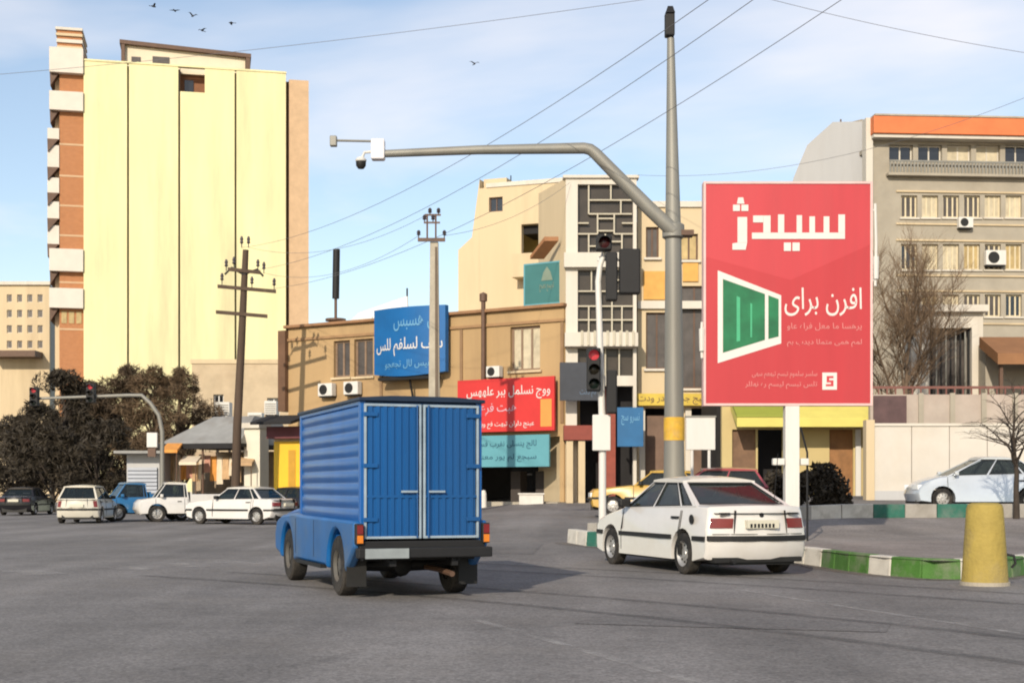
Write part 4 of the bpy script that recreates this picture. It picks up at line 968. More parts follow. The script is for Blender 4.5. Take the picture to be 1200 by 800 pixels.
# ---- right six-storey building
F = Fac((X(1021, 78), 78), (X(1300, 79), 79)); FR = F
B = F.root('office_building', 'six-storey beige building with orange cornice and rows of curtained windows', 'building')
ztr = F.z(1100, 166)
rows = [(229, 255), (286, 316), (345, 371)]
hs = []; kinds = []
rw = random.Random(11)
for (a, b_) in rows:
    px = 1056 if a < 300 else 1056
    while px < 1290:
        wd = 19; hs.append(F.R(px, a, px+wd, b_)); px += wd+5.5
top_h = [F.R(px, 170, px+28, 190) for px in range(1042, 1290, 34)]
low = [F.R(px, 398, px+20, 440) for px in (1160, 1190, 1222, 1254)]
part('wall', wall(MB(), 0, F.len, .8, ztr, 0, .4, hs+top_h+low), stone_b, B)
part('rear_wall', MB().box(.05, F.len-.05, 3, 14, .8, ztr-.1), M['window_grey'], B)
part('roof', MB().box(0, F.len, .41, 14, ztr-.4, ztr-.15), M['concrete'], B)
cm = [M['window_warm'], M['window_pale'], M['window_warm'], M['window_grey'], M['window_pale'], M['window_glass']]
frw = mat('frame_cream', (.58, .50, .34), .6)
for i, h in enumerate(hs): window(B, h, .18, frw, rw.choice(cm), (2, 0), .09, sill=plaster_w)
for h in top_h: window(B, h, .25, plaster_w, M['window_pale'] if rw.random() < .6 else M['window_glass'], (1, 0), .08)
for h in low: window(B, h, .2, frw, M['window_grey'], (1, 1), .08)
oc = mat('cornice_orange', (.60, .17, .06), .7, .12, 1)
part('orange_cornice', MB().box(-.15, F.len, -.9, .4, F.z(1100, 162), F.z(1100, 142)), oc, B, bevel=.03)
part('cornice_edge', MB().box(-.1, F.len, -.75, .4, F.z(1100, 166), F.z(1100, 162)-.004), plaster_w, B)
part('cornice_top', MB().box(-.1, F.len, -.95, .4, F.z(1100, 142)+.003, F.z(1100, 140)), M['concrete'], B)
rl_ = part('rail', MB().box(F.u(1040), F.len, -.38, -.3, F.z(1100, 192), F.z(1100, 190)), M['galv'], B)
for i in range(58):
    uu = F.u(1040)+i*.2; part('baluster', MB().box(uu, uu+.09, -.36, -.32, F.z(1100, 205), F.z(1100, 192)-.004), M['galv'], rl_)
part('ledge', MB().box(F.u(1038), F.len, -.45, -.003, F.z(1100, 208), F.z(1100, 205)), stone_b, B)
for py in (224, 262, 281, 322, 340, 378): part('string_course', MB().box(F.u(1050), F.len, -.09, -.003, F.z(1100, py+2), F.z(1100, py)), plaster_c, B)
part('corner_strip', MB().box(-.4, -.002, -.3, .4, .8, F.z(1030, 140)), plaster_w, B)
ac(F, 1129, 262, 'white air conditioner below the upper window row of the beige building'); ac(F, 1164, 303, 'larger white air conditioner among the middle windows of the beige building', s=1.4)
# grey side wing with sloping left edge
F2_ = Fac((X(926, 84), 84), (X(1020, 79.5), 79.5))
B = F2_.root('grey_gable_building', 'blank grey gable wall left of the beige building', 'building')
zz_ = lambda px, py: F2_.z(px, py)
part('gable_wall', MB().prism([(0, .5), (F2_.len, .5), (F2_.len, zz_(1018, 143)), (F2_.u(976), zz_(976, 143)), (F2_.u(946), zz_(946, 170)), (F2_.u(930), zz_(930, 208)), (0, zz_(926, 225))], 0, 10), stone_g, B)
part('roof_tank', MB().lathe([(.0, 1.2), (.5, 1.1), (.6, .9), (.6, .1), (.5, 0)], 14, 'x', (F2_.u(985), 1.0, zz_(985, 152))), mat('tank', (.30, .26, .20), .6), B, smooth=40)
part('tank_stand', MB().box(F2_.u(982), F2_.u(996), .5, 1.6, zz_(985, 165), zz_(985, 154)), M['brown_metal'], B)
part('roof_mast', MB().tube([(F2_.u(978), .6, zz_(978, 160)), (F2_.u(978), .6, zz_(978, 138))], .05, 6), M['brown_metal'], B)
# low roofs behind the billboard
# ---- white porch with barred gate
F = Fac((X(1068, 66), 66), (X(1152, 66), 66))
B = F.root('porch', 'white porch with dark barred gate in front of the beige building', 'porch')
go = F.R(1089, 384, 1139, 455)
part('porch_wall', wall(MB(), 0, F.len, .8, F.z(1110, 366), 0, 1.2, [(go[0], go[1], go[2]-1.4, go[3])]), plaster_w, B)
part('porch_roof', MB().box(-.25, F.len+.15, -.4, 1.6, F.z(1110, 366)+.003, F.z(1110, 358)), plaster_w, B)
part('gate_back', MB().box(go[0], go[1], 1.0, 1.1, .8, go[3]), M['window_grey'], B)
ga = part('gate', wall(MB(), go[0], go[1], go[2]-1.4, go[3], .3, .4, [(go[0]+.1, go[1]-.1, go[2]-1.3, go[3]-.1)]), M['black_metal'], B)
for i in range(8):
    uu = go[0]+.1+(go[1]-go[0]-.2)*(i+.5)/8; part('gate_bar', MB().box(uu-.035, uu+.035, .32, .38, go[2]-1.3, go[3]-.1), M['galv'] if i % 2 else M['black_metal'], ga)
F = Fac((X(1156, 64), 64), (X(1290, 64), 64))
B = F.root('brown_kiosk', 'kiosk under a brown sloping canopy beside the white porch', 'kiosk')
q = F.R(1156, 392, 1290, 430)
part('canopy', MB().prism([(-1.5, q[2]), (-1.5, q[2]+.5), (1.0, q[3]), (1.0, q[3]-.5)], q[0], q[1], 'x'), mat('canopy_brown', (.24, .115, .05), .7, .2, 1), B)
part('kiosk_wall', MB().box(q[0]+.3, q[1], 1.0, 4, .9, q[3]-.3), stone_b, B)
part('canopy_post', MB().box(q[0]+.2, q[0]+.35, -1.2, -1.05, .9, q[2]), M['brown_metal'], B)
# ---- yard wall with railing, then white compound wall
F = Fac((X(1020, 50), 50), (X(1290, 50), 50))
B = F.root('yard_wall', 'pinkish beige yard wall with red railing above the white compound wall', 'wall')
q = F.R(1020, 462, 1290, 500)
part('wall', MB().box(0, F.len, 0, .3, .9, q[3]), mat('wall_pink', (.40, .34, .29), .85, .16, 1.2, dirt=(.32, .24, .2), dirt_amt=.5), B)
rl_ = part('red_rail', MB().box(.0, F.len, .1, .16, F.z(1100, 455), F.z(1100, 452)), mat('rail_red', (.17, .07, .055), .6), B)
for i in range(28): part('rail_post', MB().box(i*.31, i*.31+.05, .11, .15, q[3], F.z(1100, 455)-.003), mat('rail_red', (.17, .07, .055)), rl_)
part('dark_gate', MB().box(0.1, 1.3, -.09, -.01, .9, q[3]-.05), mat('gate_maroon', (.09, .05, .05), .6, .3), B)
for i in range(1, 8): part('pier', MB().box(i*1.15+.6, i*1.15+.78, -.08, -.004, .9, q[3]+.05), stone_b, B)
F = Fac((X(1024, 45), 45), (X(1290, 45), 45))
B = F.root('compound_wall', 'long white compound wall behind the silver saloon', 'wall')
q = F.R(1024, 499, 1290, 590)
wm = mat('wall_white', (.56, .52, .46), .85, .08, .9, bump=.2, dirt=(.48, .40, .30), dirt_amt=.45)
n_s = 6; ls = F.len/n_s
for i in range(n_s): part('wall_panel', MB().box(i*ls+.012, (i+1)*ls-.012, 0, .25, .6, q[3]), wm, B)
part('coping', MB().box(-.05, F.len, -.05, .3, q[3]+.003, q[3]+.09), plaster_w, B)
part('plinth', MB().box(0, F.len, -.06, -.004, .6, 1.25), stone_g, B)
part('pier', MB().box(-.28, -.004, -.12, .3, .5, q[3]+.2), plaster_c, B)

# ================================================================== left shops and stalls
F = Fac((X(196, 76), 76), (X(322, 74), 74))
B = F.root('canopy_shop', 'open-fronted shop under a grey metal hipped canopy roof', 'shop')
e0, e1, er = F.z(260, 527), F.z(260, 521), F.z(260, 488)
u0, u1 = F.u(214), F.u(306)
tin = mat('tin_grey', (.26, .26, .25), .6, .18, 1.2, dirt=(.16, .13, .10), dirt_amt=.5)
part('roof', MB().hexa([(u0, -2.4, e1), (u1, -2.4, e1), (u1, 4, e1), (u0, 4, e1)], [(F.u(250), 0, er), (F.u(298), 0, er), (F.u(298), 3, er), (F.u(250), 3, er)]), tin, B)
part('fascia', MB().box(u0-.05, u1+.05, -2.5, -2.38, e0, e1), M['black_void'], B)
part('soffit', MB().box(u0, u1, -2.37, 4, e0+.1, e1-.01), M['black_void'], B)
part('back_wall', MB().box(F.u(190), u1, 3.6, 4, 0, e0), mat('shop_back', (.40, .30, .20), .8, .2, 1.5), B)
part('white_pillar', MB().box(F.u(303), F.u(321), -1.6, -.6, 0, F.z(312, 503)), mat('pillar_white', (.62, .58, .48), .8, .05), B)
part('pillar_cap', MB().box(F.u(300), F.u(322), -1.8, -.4, F.z(312, 503)+.003, F.z(312, 497)), plaster_w, B)
for px in (216, 262): part('post', MB().tube([(F.u(px), -2.2, 0), (F.u(px), -2.2, e0)], .06, 8), M['brown_metal'], B)
part('lean_to', MB().box(F.u(196), u0-.06, -1, 3, e0-.8, e0-.65), tin, B)
# goods hanging and standing under the canopy
rg = random.Random(3)
gm_ = [mat('goods_orange', (.62, .27, .06), .8, .2), mat('goods_tan', (.50, .33, .18), .8, .2), mat('goods_cream', (.66, .56, .42), .8, .1), mat('goods_pink', (.50, .26, .19), .8, .15)]
lab = ['orange', 'tan', 'cream', 'pink']
for i in range(14):
    k = (0, 0, 1, 2, 0, 3, 1, 2, 3, 0, 2, 1, 2, 1)[i]
    uu = F.u(203)+i*(F.u(296)-F.u(203))/13.5; z1 = e0-rg.uniform(.25, .5); hh = rg.uniform(.9, 1.5)
    m = MB(); wd = rg.uniform(.30, .42)
    for s_ in range(3):
        a = uu-wd/2+wd*s_/3; off = .06*(s_ % 2)
        m.hexa([(a, -1.35+off, z1-hh), (a+wd/3+.01, -1.35+.06-off, z1-hh), (a+wd/3+.01, -1.28+.06-off, z1-hh), (a, -1.28+off, z1-hh)], [(a+.03*(1-s_), -1.33, z1), (a+wd/3+.03*(1-s_)+.004, -1.33, z1), (a+wd/3+.03*(1-s_)+.004, -1.28, z1), (a+.03*(1-s_), -1.28, z1)])
    o = single('hanging_cloth', m, gm_[k], '%s cloth hanging under the grey shop canopy' % lab[k], 'cloth', 'goods hung under the shop canopy')
    o.location = (F.A.x, F.A.y, 0); o.rotation_euler = (0, 0, F.rz)
for i in range(7):
    k = (2, 0, 1, 3, 0, 2, 1)[i]; uu = F.u(200)+i*(F.u(290)-F.u(200))/7
    cr = thing('display_crate', '%s goods in an open crate on the ground under the canopy' % lab[k], 'crate', (F.A.x, F.A.y, 0), F.rz, 'crates under the shop canopy')
    bx = MB(); wall(bx, uu, uu+.55, 0.02, .8, -2.0, -1.5); part('box', bx, M['concrete'], cr)
    hp = MB()
    for j in range(9):
        cx, cy, rr_ = uu+.1+.17*(j % 3), -1.92+.16*(j//3), .11
        hp.lathe([(.0, -rr_), (rr_*.8, -rr_*.5), (rr_, 0), (rr_*.8, rr_*.6), (.0, rr_)], 8, 'z', (cx, cy, .84))
    part('goods', hp, gm_[k], cr, smooth=60)

# yellow panel shop left of the truck
F = Fac((X(316, 63.5), 63.5), (X(356, 63), 63))
B = F.root('yellow_kiosk', 'kiosk with bright yellow panel and dark awning beside the blue truck', 'kiosk')
q = F.R(321, 517, 352, 572)
part('yellow_panel', MB().box(q[0], q[1], 0, .1, 0.05, q[3]), mat('panel_yellow', (.72, .43, .02), .5, .08, 1.5), B)
part('door_hatch', MB().box(q[0]+.75, q[0]+1.1, -.03, -.004, .8, q[3]-.4), mat('hatch_ochre', (.48, .25, .02), .5), B)
part('kiosk_body', MB().box(q[0]-.05, q[1]+.3, .11, 3, 0, q[3]+.2), plaster_c, B)
part('maroon_fascia', MB().box(F.u(318), q[1]+.3, -.5, -.01, F.z(335, 514), F.z(335, 500)), mat('fascia_maroon', (.12, .03, .035), .6, .2), B)
part('awning', MB().hexa([(F.u(312), -1.6, F.z(335, 499)), (q[1]+.3, -1.6, F.z(335, 499)), (q[1]+.3, .2, F.z(335, 490)), (F.u(312), .2, F.z(335, 490))], [(F.u(312), -1.6, F.z(335, 496)), (q[1]+.3, -1.6, F.z(335, 496)), (q[1]+.3, .2, F.z(335, 486)), (F.u(312), .2, F.z(335, 486))]), M['black_void'], B)

# rooftop coolers and small boards behind the canopy
for k, (px, py, Y_, w_, h_, lab_) in enumerate(((300, 492, 86, .9, .9, 'white evaporative cooler on the roof behind the canopy shop'), (262, 480, 92, 1.0, 1.0, 'pale evaporative cooler beside the wooden utility pole'), (318, 478, 90, .8, .9, 'grey-white evaporative cooler below the rough beige building window'))):
    cx_, cz2 = X(px, Y_), Z(py, Y_); R2 = thing('roof_cooler', lab_, 'air cooler', (cx_, Y_, 0), 0, 'coolers on the low roofs')
    part('casing', MB().box(-w_/2, w_/2, -w_/2, w_/2, cz2-h_/2, cz2+h_/2), M['white_metal'], R2, bevel=.03)
    for j in range(5): part('louvre', MB().box(-w_*.42, w_*.42, -w_/2-.03, -w_/2-.004, cz2-h_*.38+j*h_*.16, cz2-h_*.38+j*h_*.16+.06), M['galv'], R2)
    for sx in (-1, 1): part('stand_leg', MB().box(sx*w_*.4-.03, sx*w_*.4+.03, -.3, .3, 0, cz2-h_/2-.003), M['brown_metal'], R2)
F = Fac((X(186, 73), 73), (X(240, 73), 73))
for k, (a, b_, c, d, m_, lab_) in enumerate(((196, 214, 519, 531, gm_[0], 'small orange awning beside the curved signal mast'), (216, 236, 534, 545, gm_[2], 'small cream awning under the grey canopy'), (276, 300, 535, 546, gm_[1], 'small tan awning beside the white pillar'))):
    R2 = F.root('shop_awning', lab_, 'awning', 'small awnings at the left shops'); q = F.R(a, c, b_, d)
    part('canvas', MB().prism([(-1.2, q[2]), (-1.2, q[2]+.15), (0, q[3]), (0, q[3]-.1)], q[0], q[1], 'x'), m_, R2)
    for uu in (q[0]+.05, q[1]-.05): part('awning_post', MB().tube([(uu, -1.1, 0), (uu, -1.1, q[2])], .03, 6), M['brown_metal'], R2)

# grey kiosk by the left mast
F = Fac((X(142, 72), 72), (X(190, 72), 72))
B = F.root('grey_kiosk', 'grey metal kiosk with ribbed shutter behind the blue pickup', 'kiosk')
q = F.R(150, 535, 184, 580); sg = mat('shutter_grey', (.24, .26, .30), .5, .1, 1, metal=.2)
part('kiosk_body', MB().box(q[0]-.1, q[1]+.1, .12, 3, 0, q[3]+.15), stone_g, B)
for i in range(12): part('shutter_slat', MB().prism([(0, .05+i*.2), (-.05, .1+i*.2), (0, .245+i*.2), (.1, .245+i*.2), (.1, .05+i*.2)], q[0], q[1], 'x'), sg, B)
part('roof', MB().box(q[0]-.5, q[1]+.4, -.9, 3.2, q[3]+.16, q[3]+.3), tin, B)

# ================================================================== masts, signals, poles
# grey camera mast with arm
YM = 32.0; mx_ = X(790, YM); mzb = isl_z(mx_, YM)
Mt = thing('camera_mast', 'tall tapering grey mast with long side arm and yellow band', 'mast', (mx_, YM, mzb))
lz = lambda py: Z(py, YM)-mzb; lx = lambda px: X(px, YM)-mx_
part('pole', MB().tube([(0, 0, 0), (0, 0, lz(500)), (lx(789), 0, lz(280)), (lx(786), 0, lz(45))], [.27, .23, .19, .085], 20), M['galv'], Mt, smooth=40)
part('base_plate', MB().box(-.4, .4, -.4, .4, -.05, .05), M['galv'], Mt, bevel=.02)
for sx in (-1, 1):
    for sy in (-1, 1): part('anchor_bolt', MB().lathe([(.03, 0), (.03, .1), (0, .11)], 6, 'z', (sx*.32, sy*.32, .05)), M['black_metal'], Mt)
part('yellow_band', MB().lathe([(.245, lz(516)), (.245, lz(489))], 20, 'z'), mat('band_yellow', (.60, .36, .04), .7, .2, 6, dirt=(.3, .25, .18), dirt_amt=.5), Mt, smooth=40)
part('pole_collar', MB().lathe([(.20, lz(262)), (.26, lz(264)), (.26, lz(278)), (.21, lz(280))], 20, 'z', (lx(789), 0, 0)), M['galv'], Mt, smooth=40)
part('arm', MB().tube([(lx(789), -.1, lz(272)), (lx(760), -.16, lz(246)), (lx(697), -.18, lz(182)), (lx(691), -.18, lz(177.5)), (lx(684), -.18, lz(176)), (lx(560), -.18, lz(178)), (lx(440), -.18, lz(183))], [.175, .165, .14, .135, .13, .105, .085], 14), M['galv'], Mt, smooth=40)
part('clamp_band', MB().box(lx(792), lx(812), -.2, .2, lz(277), lz(271)), M['brown_metal'], Mt)
fl = part('floodlight', MB().box(lx(779), lx(790), -.16, .1, lz(44), lz(16)), M['black_metal'], Mt, bevel=.03)
part('light_visor', MB().hexa([(lx(779), -.2, lz(18)), (lx(790), -.2, lz(18)), (lx(790), .1, lz(18)), (lx(779), .1, lz(18))], [(lx(782), -.1, lz(9)), (lx(788), -.1, lz(9)), (lx(788), .05, lz(9)), (lx(782), .05, lz(9))]), M['black_metal'], fl)
# camera cluster at the arm tip
Cm = thing('traffic_camera', 'white dome camera with side rod at the arm tip', 'camera', (X(440, YM), YM-.18, Z(183, YM)))
cx = lambda px: X(px, YM)-X(440, YM); cz_ = lambda py: Z(py, YM)-Z(183, YM)
part('housing', MB().box(cx(436), cx(452), -.14, .14, cz_(190), cz_(166)), mat('housing_white', (.72, .70, .72), .4, .05), Cm, bevel=.04)
part('hanger', MB().tube([(cx(438), 0, cz_(180)), (cx(428), 0, cz_(181)), (cx(425), 0, cz_(188))], .035, 8), M['white_metal'], Cm)
part('dome', MB().lathe([(.0, -.17), (.07, -.155), (.115, -.09), (.12, 0), (.12, .03), (.05, .08), (0, .08)], 16, 'z', (cx(424), 0, cz_(192))), M['black_plastic'], Cm, smooth=40)
part('dome_cap', MB().lathe([(.125, .0), (.135, .03), (.09, .09), (0, .1)], 16, 'z', (cx(424), 0, cz_(192)+.01)), M['white_metal'], Cm, smooth=40)
part('side_rod', MB().tube([(cx(440), 0, cz_(168)), (cx(392), 0, cz_(167))], .028, 8), M['galv'], Cm)
part('rod_camera', MB().box(cx(388), cx(396), -.08, .08, cz_(174), cz_(162)), M['galv'], Cm, bevel=.02)

# signal pole on the island nose
YS = 30.0; sx_ = X(706, YS); szb = isl_z(sx_, YS)
Sp = thing('signal_pole', 'white traffic signal pole with bent top at the island tip', 'signal pole', (sx_, YS, szb))
lz = lambda py: Z(py, YS)-szb; lx = lambda px: X(px, YS)-sx_
part('pole', MB().tube([(0, 0, 0), (lx(706), 0, lz(500)), (lx(703), 0, lz(400)), (lx(701), 0, lz(330)), (lx(703), 0, lz(312)), (lx(709), 0, lz(293))], [.085, .08, .07, .065, .062, .055], 14), M['white_metal'], Sp, smooth=40)
part('control_box', MB().box(lx(694), lx(715), -.16, -.02, lz(528), lz(486)), M['white_metal'], Sp, bevel=.02)
part('base_flange', MB().box(-.18, .18, -.18, .18, -.03, .04), M['galv'], Sp, bevel=.01)
def signal_head(label, px, py, w_px, h_px, n, lit=None, face=-1, YS=YS, rz=0, group='traffic signal heads'):
    R2 = thing('traffic_light', label, 'traffic light', (X(px, YS), YS-.17, Z(py+h_px/2, YS)), rz, group)
    ww, hh = w_px/FPX*YS, h_px/FPX*YS
    part('housing', MB().box(-ww/2, ww/2, -.14, .14, 0, hh), M['black_metal'], R2, bevel=.03)
    cols = [('lit_red', (.45, .045, .055), .3), ('amber_off', (.10, .06, .02), 0), ('green_off', (.02, .07, .04), 0)]
    for i in range(n):
        z = hh*(1-(i+.5)/n); r_ = min(ww, hh/n)*.38
        c = cols[i]; mm_ = mat(c[0], c[1], .3, .05, emit=c[2]) if i == lit else mat('lens_off_%d' % i, (c[1][0]*.08, c[1][1]*.1, c[1][2]*.1), .3, .05)
        part('lens', MB().lathe([(.0, face*.165), (r_*.7, face*.16), (r_, face*.143), (r_, face*.12)], 16, 'y', (0, 0, z)), mm_, R2, smooth=50)
        m = MB(); V2 = []; F2 = []
        for k in range(9):
            a = pi*k/8; V2 += [(r_*1.1*cos(a), face*.14, z+r_*1.1*sin(a)), (r_*1.1*cos(a), face*.36, z+r_*1.05*sin(a)-.02)]
        for k in range(8): F2.append((2*k, 2*k+1, 2*k+3, 2*k+2))
        part('visor', m.add(V2, F2), M['black_metal'], R2)
    part('mount_arm', MB().box(-.02, .02, .14, .30, hh*.4, hh*.5), M['black_metal'], R2)
    return R2
signal_head('black signal head with lit red lamp halfway up the white pole', 695, 434, 16, 50, 3, lit=0)
signal_head('black signal head turned away, beside the lit one on the pole', 716, 460, 12, 50, 3, face=1)
signal_head('small black signal head at the bent tip of the white pole', 707, 287, 18, 17, 1)
signal_head('wide black double signal head on the upper white pole', 737, 320, 24, 52, 3, face=1)
signal_head('narrow black signal head behind the bend of the white pole', 716, 326, 13, 56, 3, face=1)
part('cross_arm', MB().box(lx(700), lx(738), .06, .12, lz(305), lz(300)), M['white_metal'], Sp)

# far-left signal mast
YL = 62.0; lxb = X(190, YL)
Lm = thing('signal_mast', 'curved grey signal mast reaching over the road by the trees', 'signal mast', (lxb, YL, 0))
lz = lambda py: Z(py, YL); lx = lambda px: X(px, YL)-lxb
part('pole', MB().tube([(0, 0, 0), (lx(190), 0, lz(505)), (lx(186), 0, lz(486)), (lx(176), 0, lz(472)), (lx(166), 0, lz(463)), (lx(150), 0, lz(463)), (lx(40), 0, lz(467))], [.11, .10, .095, .09, .085, .08, .06], 12), M['galv'], Lm, smooth=40)
part('notice_box', MB().box(lx(174), lx(186), -.3, -.12, lz(524), lz(507)), M['white_metal'], Lm, bevel=.01)
part('lower_box', MB().box(lx(175), lx(184), -.28, -.12, lz(535), lz(525)), M['brown_metal'], Lm)
signal_head('signal head with lit red lamp on the middle of the curved mast arm', 108, 461, 10, 22, 3, lit=0, YS=YL)
signal_head('signal head with lit red lamp at the outer end of the curved mast arm', 42, 465, 10, 22, 3, lit=0, YS=YL)

# concrete utility pole
YC = 50.0; cxb = X(509, YC)
Cp = thing('concrete_utility_pole', 'concrete utility pole with forked insulator head behind the blue truck', 'utility pole', (cxb, YC, gz(cxb, YC)))
lz = lambda py: Z(py, YC)-gz(cxb, YC); lx = lambda px: X(px, YC)-cxb
part('pole', MB().hexa([(-.24, -.2, 0), (.24, -.2, 0), (.24, .2, 0), (-.24, .2, 0)], [(-.15, -.13, lz(284)), (.15, -.13, lz(284)), (.15, .13, lz(284)), (-.15, .13, lz(284))]), M['concrete'], Cp, bevel=.02)
part('pole_rib', MB().hexa([(.05, -.215, 0), (.2, -.215, 0), (.2, -.19, 0), (.05, -.19, 0)], [(.03, -.145, lz(290)), (.12, -.145, lz(290)), (.12, -.12, lz(290)), (.03, -.12, lz(290))]), mat('concrete_dark', (.13, .10, .075), .9), Cp)
ca = part('cross_arm', MB().box(lx(490), lx(522), -.22, -.14, lz(284), lz(280)), M['brown_metal'], Cp)
ins = mat('insulator', (.05, .04, .045), .3)
def insul(m, x, y, z, h=.28): m.tube([(x, y, z), (x, y, z+h*.5)], .022, 6); m.lathe([(.03, h*.35), (.085, h*.45), (.05, h*.6), (.08, h*.72), (.04, h), (0, h)], 10, 'z', (x, y, z))
for px in (491, 521): m = MB(); insul(m, lx(px), -.18, lz(280)); part('insulator', m, ins, Cp, smooth=50)
for px in (501, 511):
    part('fork', MB().tube([(lx(px), -.18, lz(281)), (lx(px), -.18, lz(252))], .035, 6), M['brown_metal'], Cp)
    m = MB(); insul(m, lx(px)-.1, -.18, lz(262)); insul(m, lx(px)+.1, -.18, lz(254)); part('insulator', m, ins, Cp, smooth=50)
part('fork_top', MB().box(lx(497), lx(516), -.2, -.16, lz(263), lz(261)), M['brown_metal'], Cp)
part('fork_top', MB().box(lx(498), lx(517), -.2, -.16, lz(254), lz(252)), M['brown_metal'], Cp)

# wooden utility pole
YW = 60.0; wxb = X(275, YW)
Wp = thing('wooden_utility_pole', 'leaning dark wooden utility pole with three cross arms', 'utility pole', (wxb, YW, 0))
lz = lambda py: Z(py, YW); lx = lambda px: X(px, YW)-wxb
part('pole', MB().tube([(0, 0, 0), (lx(278), 0, lz(500)), (lx(283), 0, lz(400)), (lx(288), 0, lz(293))], [.21, .19, .17, .13], 12), M['wood_pole'], Wp, smooth=50)
for (a, b_, y1, y2) in ((256, 324, 338, 344), (254, 314, 368, 373), (268, 306, 318, 322)):
    part('cross_arm', MB().hexa([(lx(a), -.2, lz(y1)), (lx(b_), -.2, lz(y2)), (lx(b_), -.1, lz(y2)), (lx(a), -.1, lz(y1))], [(lx(a), -.2, lz(y1-4)), (lx(b_), -.2, lz(y2-4)), (lx(b_), -.1, lz(y2-4)), (lx(a), -.1, lz(y1-4))]), M['wood_pole'], Wp)
for px, py in ((261, 334), (322, 340), (266, 318), (275, 315), (303, 318), (310, 321), (284, 291), (292, 291), (296, 338)):
    m = MB(); insul(m, lx(px), -.15, lz(py), .5); part('insulator', m, ins, Wp, smooth=50)
part('lamp_bracket', MB().tube([(lx(286), -.1, lz(322)), (lx(272), -.1, lz(314)), (lx(264), -.1, lz(322))], .05, 6), M['black_metal'], Wp)
part('lamp_bracket', MB().tube([(lx(286), -.1, lz(322)), (lx(302), -.1, lz(316)), (lx(309), -.1, lz(324))], .05, 6), M['black_metal'], Wp)

# ================================================================== billboard
YB = 28.0; bxc = X(922, YB); bzb = isl_z(bxc, YB)
Bb = thing('billboard', 'large red billboard with white lettering and a green window on a white post', 'billboard', (bxc, YB, bzb))
lz = lambda py: Z(py, YB)-bzb; lx = lambda px: X(px, YB)-bxc
br_ = mat('billboard_red', (.46, .040, .050), .45, .10, 1.4, dirt=(.36, .05, .055), dirt_amt=.6, streak=True); br2 = mat('billboard_red_deep', (.42, .030, .038), .45, .10, 1.4, dirt=(.33, .04, .045), dirt_amt=.6, streak=True)
bw_ = mat('billboard_white', (.62, .57, .54), .5, .05, 2); bg_ = mat('billboard_green', (.008, .13, .05), .4, .45, 1.6); bpk = mat('billboard_pink', (.55, .21, .20), .5, .05)
x0, x1, z0, z1 = lx(826), lx(1018), lz(473), lz(217)
part('panel', MB().box(x0, x1, -.12, .12, z0, z1), br_, Bb)
fm = MB(); wall(fm, x0-.045, x1+.045, z0-.045, z1+.045, -.14, .14, [(x0+.002, x1-.002, z0+.002, z1-.002)]); part('frame', fm, mat('billboard_edge', (.62, .42, .40), .5), Bb)
V_ = -.121
def flat(poly, m, nm, v=V_, d=.006): return part(nm, MB().prism([(lx(a), lz(b_)) for a, b_ in poly], v-d, v), m, Bb)
flat([(826.5, 302), (925, 329), (1017.5, 288), (1017.5, 472.5), (826.5, 472.5)], br2, 'deep_red_field', d=.003)
V3 = V_-.0031
zmap = lambda a, b_: (820+a*.175, 210+b_*.175)
def zr(a, b_, c, d): return [zmap(a, d), zmap(b_, d), zmap(b_, c), zmap(a, c)]
word = MB()
for pl in (zr(342, 962, 366, 408), zr(918, 962, 245, 365.5), zr(820, 858, 258, 365.5), zr(725, 762, 258, 365.5), zr(640, 676, 250, 365.5), zr(516, 557, 245, 365.5), zr(418, 466, 252, 365.5), zr(350, 417, 252, 298), zr(555, 602, 432, 488), zr(612, 660, 432, 488),
           zr(246, 310, 262, 432), [zmap(212, 480), zmap(300, 480), zmap(310, 433), zmap(240, 433), zmap(212, 438)], [zmap(216, 222), zmap(262, 222), zmap(262, 180), zmap(216, 180)], [zmap(272, 222), zmap(318, 222), zmap(318, 180), zmap(272, 180)], [zmap(242, 174), zmap(292, 174), zmap(284, 132), zmap(250, 132)]):
    word.prism([(lx(a), lz(b_)) for a, b_ in pl], V_-.014, V_-.001)
part('lettering', word, bw_, Bb)
flat([(840, 318), (914, 347), (914, 403), (840, 426)], bw_, 'window_picture', v=V3, d=.006)
flat([(846, 328), (895, 345.5), (895, 399), (846, 414)], bg_, 'window_pane', v=V3-.0062, d=.004)
flat([(899, 347), (911, 351.5), (911, 395), (899, 398)], bg_, 'window_pane', v=V3-.0062, d=.004)
flat([(878, 356), (880, 357), (880, 396), (878, 396)], mat('pane_light', (.05, .34, .17), .4), 'pane_stripe', v=V3-.0105, d=.002)
flat([(862, 348), (866, 349.5), (866, 400), (862, 401)], mat('pane_light', (.05, .34, .17), .4), 'pane_stripe', v=V3-.0105, d=.002)
me = text_mesh(shape('افرن برای'), lx(918), lx(1008), lz(371), lz(338), V3, bold=.002)
me.materials.clear(); me.materials.append(bw_); part('lettering', me, None, Bb)
for k, (a, b_, c, d) in enumerate(((921, 1008, 388, 379), (921, 1008, 407, 398), (880, 956, 444, 435), (872, 956, 456, 447))):
    me = script_line(lx(a), lx(b_), lz(c), lz(d), V3-.003, 50+k, n=5, bold=0, d=.004); me.materials.clear(); me.materials.append(bpk); part('lettering', me, None, Bb)
flat([(962, 457), (979, 457), (979, 437), (962, 437)], bw_, 'logo', v=V3, d=.006)
flat([(967, 441), (975, 441), (975, 443.5), (970, 443.5), (970, 446), (975, 446), (975, 453), (966, 453), (966, 450.5), (972, 450.5), (972, 448.5), (967, 448.5)], br_, 'logo_mark', v=V3-.0062, d=.003)
part('post', MB().box(lx(919), lx(935.5), -.13, .13, 0, z0-.046), M['white_metal'], Bb, bevel=.012)
part('post_foot', MB().box(lx(912), lx(942), -.25, .25, -.04, .05), M['galv'], Bb, bevel=.01)
